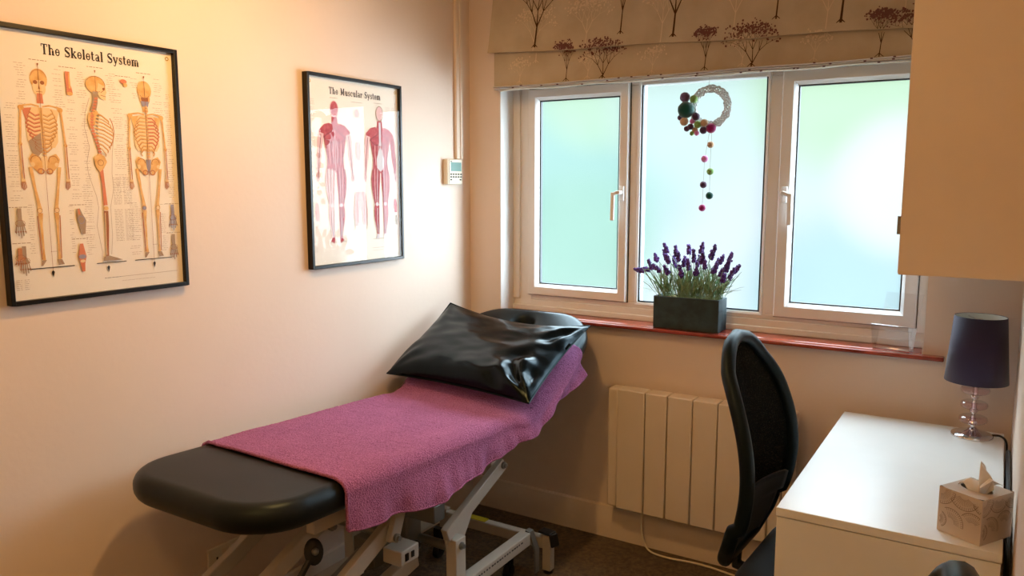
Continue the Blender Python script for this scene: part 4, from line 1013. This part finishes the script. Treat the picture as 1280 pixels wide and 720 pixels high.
m = MB(); m.lathe([(.0872, .181), (.0712, .387)], (LX, LY, LZ), 48); m.f = m.f[:-2]; m.m = m.m[:-2]; m.build('shade_lining', M_shade_in, so, smooth=True)
m = MB()
for k in range(3): a = k * 2.094; m.beam((LX, LY, LZ + .372), (LX + .070 * cos(a), LY + .070 * sin(a), LZ + .378), .003, .003)
m.tube([(LX, LY, LZ + .23), (LX, LY, LZ + .38)], .008, 10); m.build('shade_carrier', M_chrome, lp)
MB().ball((LX, LY, LZ + .29), .025, 16).build('bulb', M_shade_in, lp, smooth=True)
pts = [(LX + .055, LY + .02, LZ + .006), (LX + .078, LY + .015, LZ + .008), (LX + .0935, LY - .02, LZ + .002), (LX + .097, LY - .06, LZ - .03), (LX + .098, -.35, .60), (LX + .098, -.40, .30), (LX + .098, -.40, .02)]
tag(MB().tube(catmull(pts), .0035, 8).build('lamp_cable', M_blackpl, smooth=True), 'black cable running from the lamp down behind the desk', 'cable')
pts = [(2.163, -.30, .735), (2.163, -.55, .72), (2.163, -.85, .70), (2.163, -1.05, .66), (2.163, -1.10, .45), (2.163, -1.10, .20), (2.163, -1.10, .01)]
tag(MB().tube(catmull(pts), .006, 8).build('black_cable', M_blackpl, smooth=True), 'thick black cable in the gap between desk and right wall', 'cable')

# ------------------------------------------------------------------ tissue box
ang = radians(-31); bc = Vector((2.0935, -.981, .7305)); MT = Matrix.Translation(bc) @ Matrix.Rotation(ang, 4, 'Z')
hx, hy, hz = .051, .0575, .106
tb = thing('tissue_box', bc, 'taupe patterned cube tissue box on the near end of the desk', 'tissue box')
m = MB()
N = 32; outer = []
for k in range(N):
    a = 2 * pi * k / N; q = max(abs(cos(a)) / hx, abs(sin(a)) / hy); outer.append((cos(a) / q, sin(a) / q))
for sgn in (1,):
    vs = [MT @ Vector((x, y, hz)) for x, y in outer] + [MT @ Vector((.036 * cos(2 * pi * k / N), .022 * sin(2 * pi * k / N), hz)) for k in range(N)]
    m.add(vs, [(k, (k + 1) % N, N + (k + 1) % N, N + k) for k in range(N)])
m.add([MT @ Vector((x, y, z)) for z in (0, hz) for x, y in ((-hx, -hy), (hx, -hy), (hx, hy), (-hx, hy))], [(0, 1, 5, 4), (1, 2, 6, 5), (2, 3, 7, 6), (3, 0, 4, 7), (3, 2, 1, 0)])
bp = [lambda u, v, l: MT @ Vector((-hx + u, -hy - .0002 * l, v)), lambda u, v, l: MT @ Vector((hx + .0002 * l, -hy + u, v))]
for fn, W in ((bp[0], 2 * hx), (bp[1], 2 * hy)):
    dd = Draw(m, fn)
    def seg(a, b_, w_=.0009):
        if min(a[0], b_[0]) > .002 and max(a[0], b_[0]) < W - .002 and min(a[1], b_[1]) > .002 and max(a[1], b_[1]) < hz - .002: dd.line(a, b_, w_, 1)
    for cx, cy, r_, a0 in ((.005, .10, .034, -90), (.060, .104, .036, -150), (.030, .030, .032, -10), (.082, .038, .030, 20), (.110, .100, .03, -160), (.002, .03, .02, -60)):
        for k in range(14):
            a = radians(a0 + k * 9); b2 = radians(a0 + (k + 1) * 9)
            seg((cx + r_ * cos(a), cy + r_ * sin(a)), (cx + r_ * cos(b2), cy + r_ * sin(b2)), .0013); seg((cx + r_ * .8 * cos(a), cy + r_ * .8 * sin(a)), (cx + r_ * .97 * cos(a), cy + r_ * .97 * sin(a)))
            seg((cx + r_ * .3 * cos(a), cy + r_ * .3 * sin(a)), (cx + r_ * .72 * cos(a), cy + r_ * .72 * sin(a)), .0006)
m.build('carton', [M_tissuebox, M_boxline], tb)
MB().lathe([(.0, .085), (.045, .085)], bc, 16).build('opening', M_seam, tb)
m = MB()
def tis(u, v):
    a = (u - .5) * 2; h_ = .086 * (1 - abs(a) ** 1.3 * .75) * v
    p_ = Vector((.008 + .019 * a * (.6 + .55 * v) + .008 * v * v, .010 * sin(u * 9) * (.4 + v) + .012 * v * sin(u * 5 + 1), hz - .012 + h_))
    return MT @ p_
m.grid(tis, 34, 18)
def tis2(u, v):
    a = (u - .5) * 2; return MT @ Vector((.016 + .022 * v + .008 * a * v, -.006 + .026 * a * (.4 + v * .8), hz - .010 + .046 * sin(min(1, v * 1.1) * pi * .62) * (1 - .35 * abs(a))))
m.grid(tis2, 18, 16)
def tis3(u, v):
    a = (u - .5) * 2; return MT @ Vector((.004 - .020 * v + .008 * a, -.012 + .022 * a * (.4 + v * .6), hz - .010 + .036 * sin(min(1, v) * pi * .75) * (1 - .3 * abs(a))))
m.grid(tis3, 14, 12)
m.build('tissue', M_tissue, tb, smooth=True, angle=80, solid=.0008)

# ------------------------------------------------------------------ clear acrylic leaflet stand at the right end of the sill
br = thing('leaflet_holder', (1.815, .02, .9485), 'clear acrylic leaflet holder standing empty on the sill corner', 'leaflet holder')
def quad(b, P, th=.003):
    P = [Vector(q) for q in P]; n = (P[1] - P[0]).cross(P[3] - P[0]).normalized() * th
    b.add([q for q in P] + [q + n for q in P], [(3, 2, 1, 0), (4, 5, 6, 7), (0, 1, 5, 4), (1, 2, 6, 5), (2, 3, 7, 6), (3, 0, 4, 7)])
b = MB(); quad(b, [(1.745, .035, .949), (1.865, .012, .949), (1.885, .06, 1.145), (1.765, .083, 1.145)]); b.build('back_sheet', M_acrylic, br)
b = MB(); quad(b, [(1.738, .005, .949), (1.858, -.018, .949), (1.852, -.030, 1.04), (1.732, -.007, 1.04)]); b.build('front_sheet', M_acrylic, br)
b = MB(); quad(b, [(1.745, .038, .949), (1.738, .002, .949), (1.732, -.008, 1.04), (1.752, .055, 1.03)]); b.build('side_sheet', M_acrylic, br)
b = MB(); quad(b, [(1.865, .012, .949), (1.858, -.018, .949), (1.852, -.030, 1.04), (1.872, .03, 1.03)]); b.build('side_sheet', M_acrylic, br)
b = MB(); quad(b, [(1.738, .004, .9488), (1.858, -.019, .9488), (1.866, .014, .9488), (1.746, .037, .9488)], .005); b.build('bottom_sheet', M_acrylic, br)

# ------------------------------------------------------------------ lavender planter
PX0, PX1, PY0, PY1, PZ0, PZ1 = .914, 1.184, -.012, .094, .9485, 1.078
lv = thing('potted_lavender', ((PX0 + PX1) / 2, .04, PZ0), 'purple lavender growing in a dark slate trough on the sill', 'potted plant')
m = MB(); t_ = .010
m.box(PX0, PX1, PY0, PY0 + t_, PZ0, PZ1); m.box(PX0, PX1, PY1 - t_, PY1, PZ0, PZ1); m.box(PX0, PX0 + t_, PY0 + t_, PY1 - t_, PZ0, PZ1); m.box(PX1 - t_, PX1, PY0 + t_, PY1 - t_, PZ0, PZ1); m.box(PX0 + t_, PX1 - t_, PY0 + t_, PY1 - t_, PZ0, PZ0 + .01)
m.build('planter', M_planter, lv, bevel=.002)
m = MB(); m.grid(lambda u, v: (lerp(PX0 + t_, PX1 - t_, u), lerp(PY0 + t_, PY1 - t_, v), PZ1 - .010 + .014 * noise.noise(Vector((u * 9, v * 5, 1)))), 40, 16); m.build('moss', M_soil, lv, smooth=True)
def spike(p, dirv, L, n):
    m = MB(); dirv = dirv.normalized(); u = dirv.orthogonal().normalized(); w_ = dirv.cross(u)
    for k in range(n):
        t0 = k / (n - 1); r_ = .0085 * (1 - .55 * t0) * (.7 if k == 0 else 1); q = p + dirv * (L * t0)
        for j in range(5):
            a = j * 1.257 + k * .6; c_ = q + (u * cos(a) + w_ * sin(a)) * r_ * random.uniform(.5, 1.25) + dirv * random.uniform(-.003, .003)
            m.ball(c_, random.uniform(.0038, .0064) * (1.1 - .35 * t0), 6, sc=(1, 1, 1.2), jit=.3)
    m.build('flower_spike', M_lav, lv, smooth=True)
leaf = MB(); stems = MB()
def blade(b, P, w0):
    n = len(P); pts = [Vector(q) for q in P]; side = Vector((random.uniform(-1, 1), random.uniform(-1, 1), .2)).normalized(); vs = []
    for i, q in enumerate(pts):
        w_ = w0 * sin(pi * (i + .4) / n) ; vs += [q - side * w_, q + side * w_]
    b.add(vs, [(2 * i, 2 * i + 1, 2 * i + 3, 2 * i + 2) for i in range(n - 1)])
tips = [(.815, 1.176, .03), (.835, 1.18, .05), (.884, 1.215, .03), (.893, 1.245, .06), (.915, 1.205, .02), (.940, 1.285, .05), (.955, 1.245, .03), (.925, 1.255, .08), (.975, 1.225, .06), (.985, 1.275, .04), (1.000, 1.255, .03), (1.018, 1.235, .05), (1.035, 1.285, .05), (1.045, 1.225, .02), (1.060, 1.255, .04), (1.072, 1.235, .06), (1.088, 1.290, .05), (1.098, 1.250, .03), (1.112, 1.230, .02), (1.128, 1.268, .05), (1.140, 1.285, .04), (1.150, 1.235, .06), (1.168, 1.250, .05), (1.180, 1.205, .02), (1.195, 1.225, .04), (1.205, 1.255, .04), (1.215, 1.195, .03), (1.228, 1.215, .05), (1.020, 1.195, .01), (.960, 1.200, .01), (1.085, 1.205, .0), (1.195, 1.185, .0), (1.155, 1.215, .01)]
clumps = [.955, 1.02, 1.06, 1.10, 1.15]
for x, z, y in tips:
    cx = min(clumps, key=lambda q: abs(q - (.5 * x + .5 * 1.06))) + random.uniform(-.018, .018); b0 = Vector((cx, random.uniform(.02, .065), PZ1 - .01)); e = Vector((x, y, z - .02))
    dirv = (e - b0); 
    if x < .85: dirv = Vector((-.08, 0, .006)); e = Vector((x + .022, y, z - .002))
    mid = b0.lerp(e, .5) + Vector((0, 0, .02 if x >= .85 else .05)) - Vector((dirv.x * .18, 0, 0)) * (1 if x >= .85 else 0)
    P = catmull([b0, mid, e], 5); stems.tube(P, .0011, 5)
    spike(e - dirv.normalized() * .012, dirv.normalized(), random.uniform(.030, .045), 6)
for k in range(620):
    cx = random.choice(clumps) + random.gauss(0, .012); b0 = Vector((cx, random.uniform(.01, .075), PZ1 - .008)); an = random.gauss(0, .36); L = random.uniform(.05, .15)
    if random.random() < .08: an *= 2; L *= 1.1
    an += (cx - 1.05) * 2.2
    e = b0 + Vector((sin(an) * L, random.uniform(-.02, .02), cos(an) * L)); mid = b0.lerp(e, .5) + Vector((random.uniform(-.006, .006), 0, .01))
    blade(leaf, [b0, b0.lerp(mid, .6), mid, mid.lerp(e, .6), e - Vector((0, 0, .003))], random.uniform(.0012, .0026))
stems.build('stems', M_green, lv, smooth=True); tag(leaf.build('foliage', M_green, lv), kind='stuff')

# ------------------------------------------------------------------ hanging wreath of felt pompoms
WY = .085
wr = thing('pompom_wreath', (1.09, WY, 1.745), 'white wicker wreath with felt pompoms hanging in the window', 'wreath')
m = MB(); RC = Vector((1.093, WY, 1.829))
for k in range(12):
    ph = k * 2 * pi / 12; P = []
    tw = 6 if k % 2 else -5
    for i in range(90):
        a = 2 * pi * i / 90; r_ = .0695 + (.0105 + .002 * (k % 3)) * cos(tw * a + ph) + .0015 * sin(13 * a + k); P.append(RC + Vector((cos(a) * r_, .009 * sin(tw * a + ph), sin(a) * r_)))
    m.tube(P, .0023, 6, closed=True)
m.build('wicker_ring', M_wicker, wr, smooth=True)
poms = [(.993, 1.871, 26, F_purple), (1.032, 1.861, 20, F_green), (1.004, 1.82, 42, F_teal), (.975, 1.792, 14, F_plum), (1.043, 1.793, 20, F_plum), (.998, 1.775, 22, F_tan), (1.026, 1.776, 14, F_pink), (1.051, 1.762, 19, F_green), (1.08, 1.767, 19, F_tan), (1.103, 1.746, 25, F_mag), (1.007, 1.747, 15, F_plum), (1.025, 1.754, 16, F_plum), (1.038, 1.741, 16, F_tan), (1.029, 1.728, 12, F_green), (1.051, 1.728, 13, F_pink), (1.072, 1.739, 19, F_plum), (1.099, 1.683, 17, F_tan), (1.077, 1.628, 18, F_pink), (1.101, 1.578, 18, F_green), (1.075, 1.526, 18, F_plum), (1.101, 1.483, 19, F_teal), (1.073, 1.434, 18, F_mag)]
for i, (x, z, r_, mm) in enumerate(poms):
    yy = WY - (.012 + .008 * (i % 3) if i < 16 else 0); MB().ball((x, yy, z), r_ * .00077, 22, jit=.08).build('pompom', mm, wr, smooth=True, angle=180)
MB().tube([(1.094, WY, 1.74), (1.0765, WY, 1.62), (1.075, WY, 1.52), (1.073, WY, 1.43)], .0007, 5).build('string', M_string, wr)
MB().tube([(1.103, WY, 1.74), (1.100, WY, 1.60), (1.101, WY, 1.483)], .0007, 5).build('string', M_string, wr)
MB().tube([(1.086, WY, 1.905), (1.083, WY + .01, 1.99), (1.083, WY + .027, 2.025)], .0007, 5).build('string', M_string, wr)
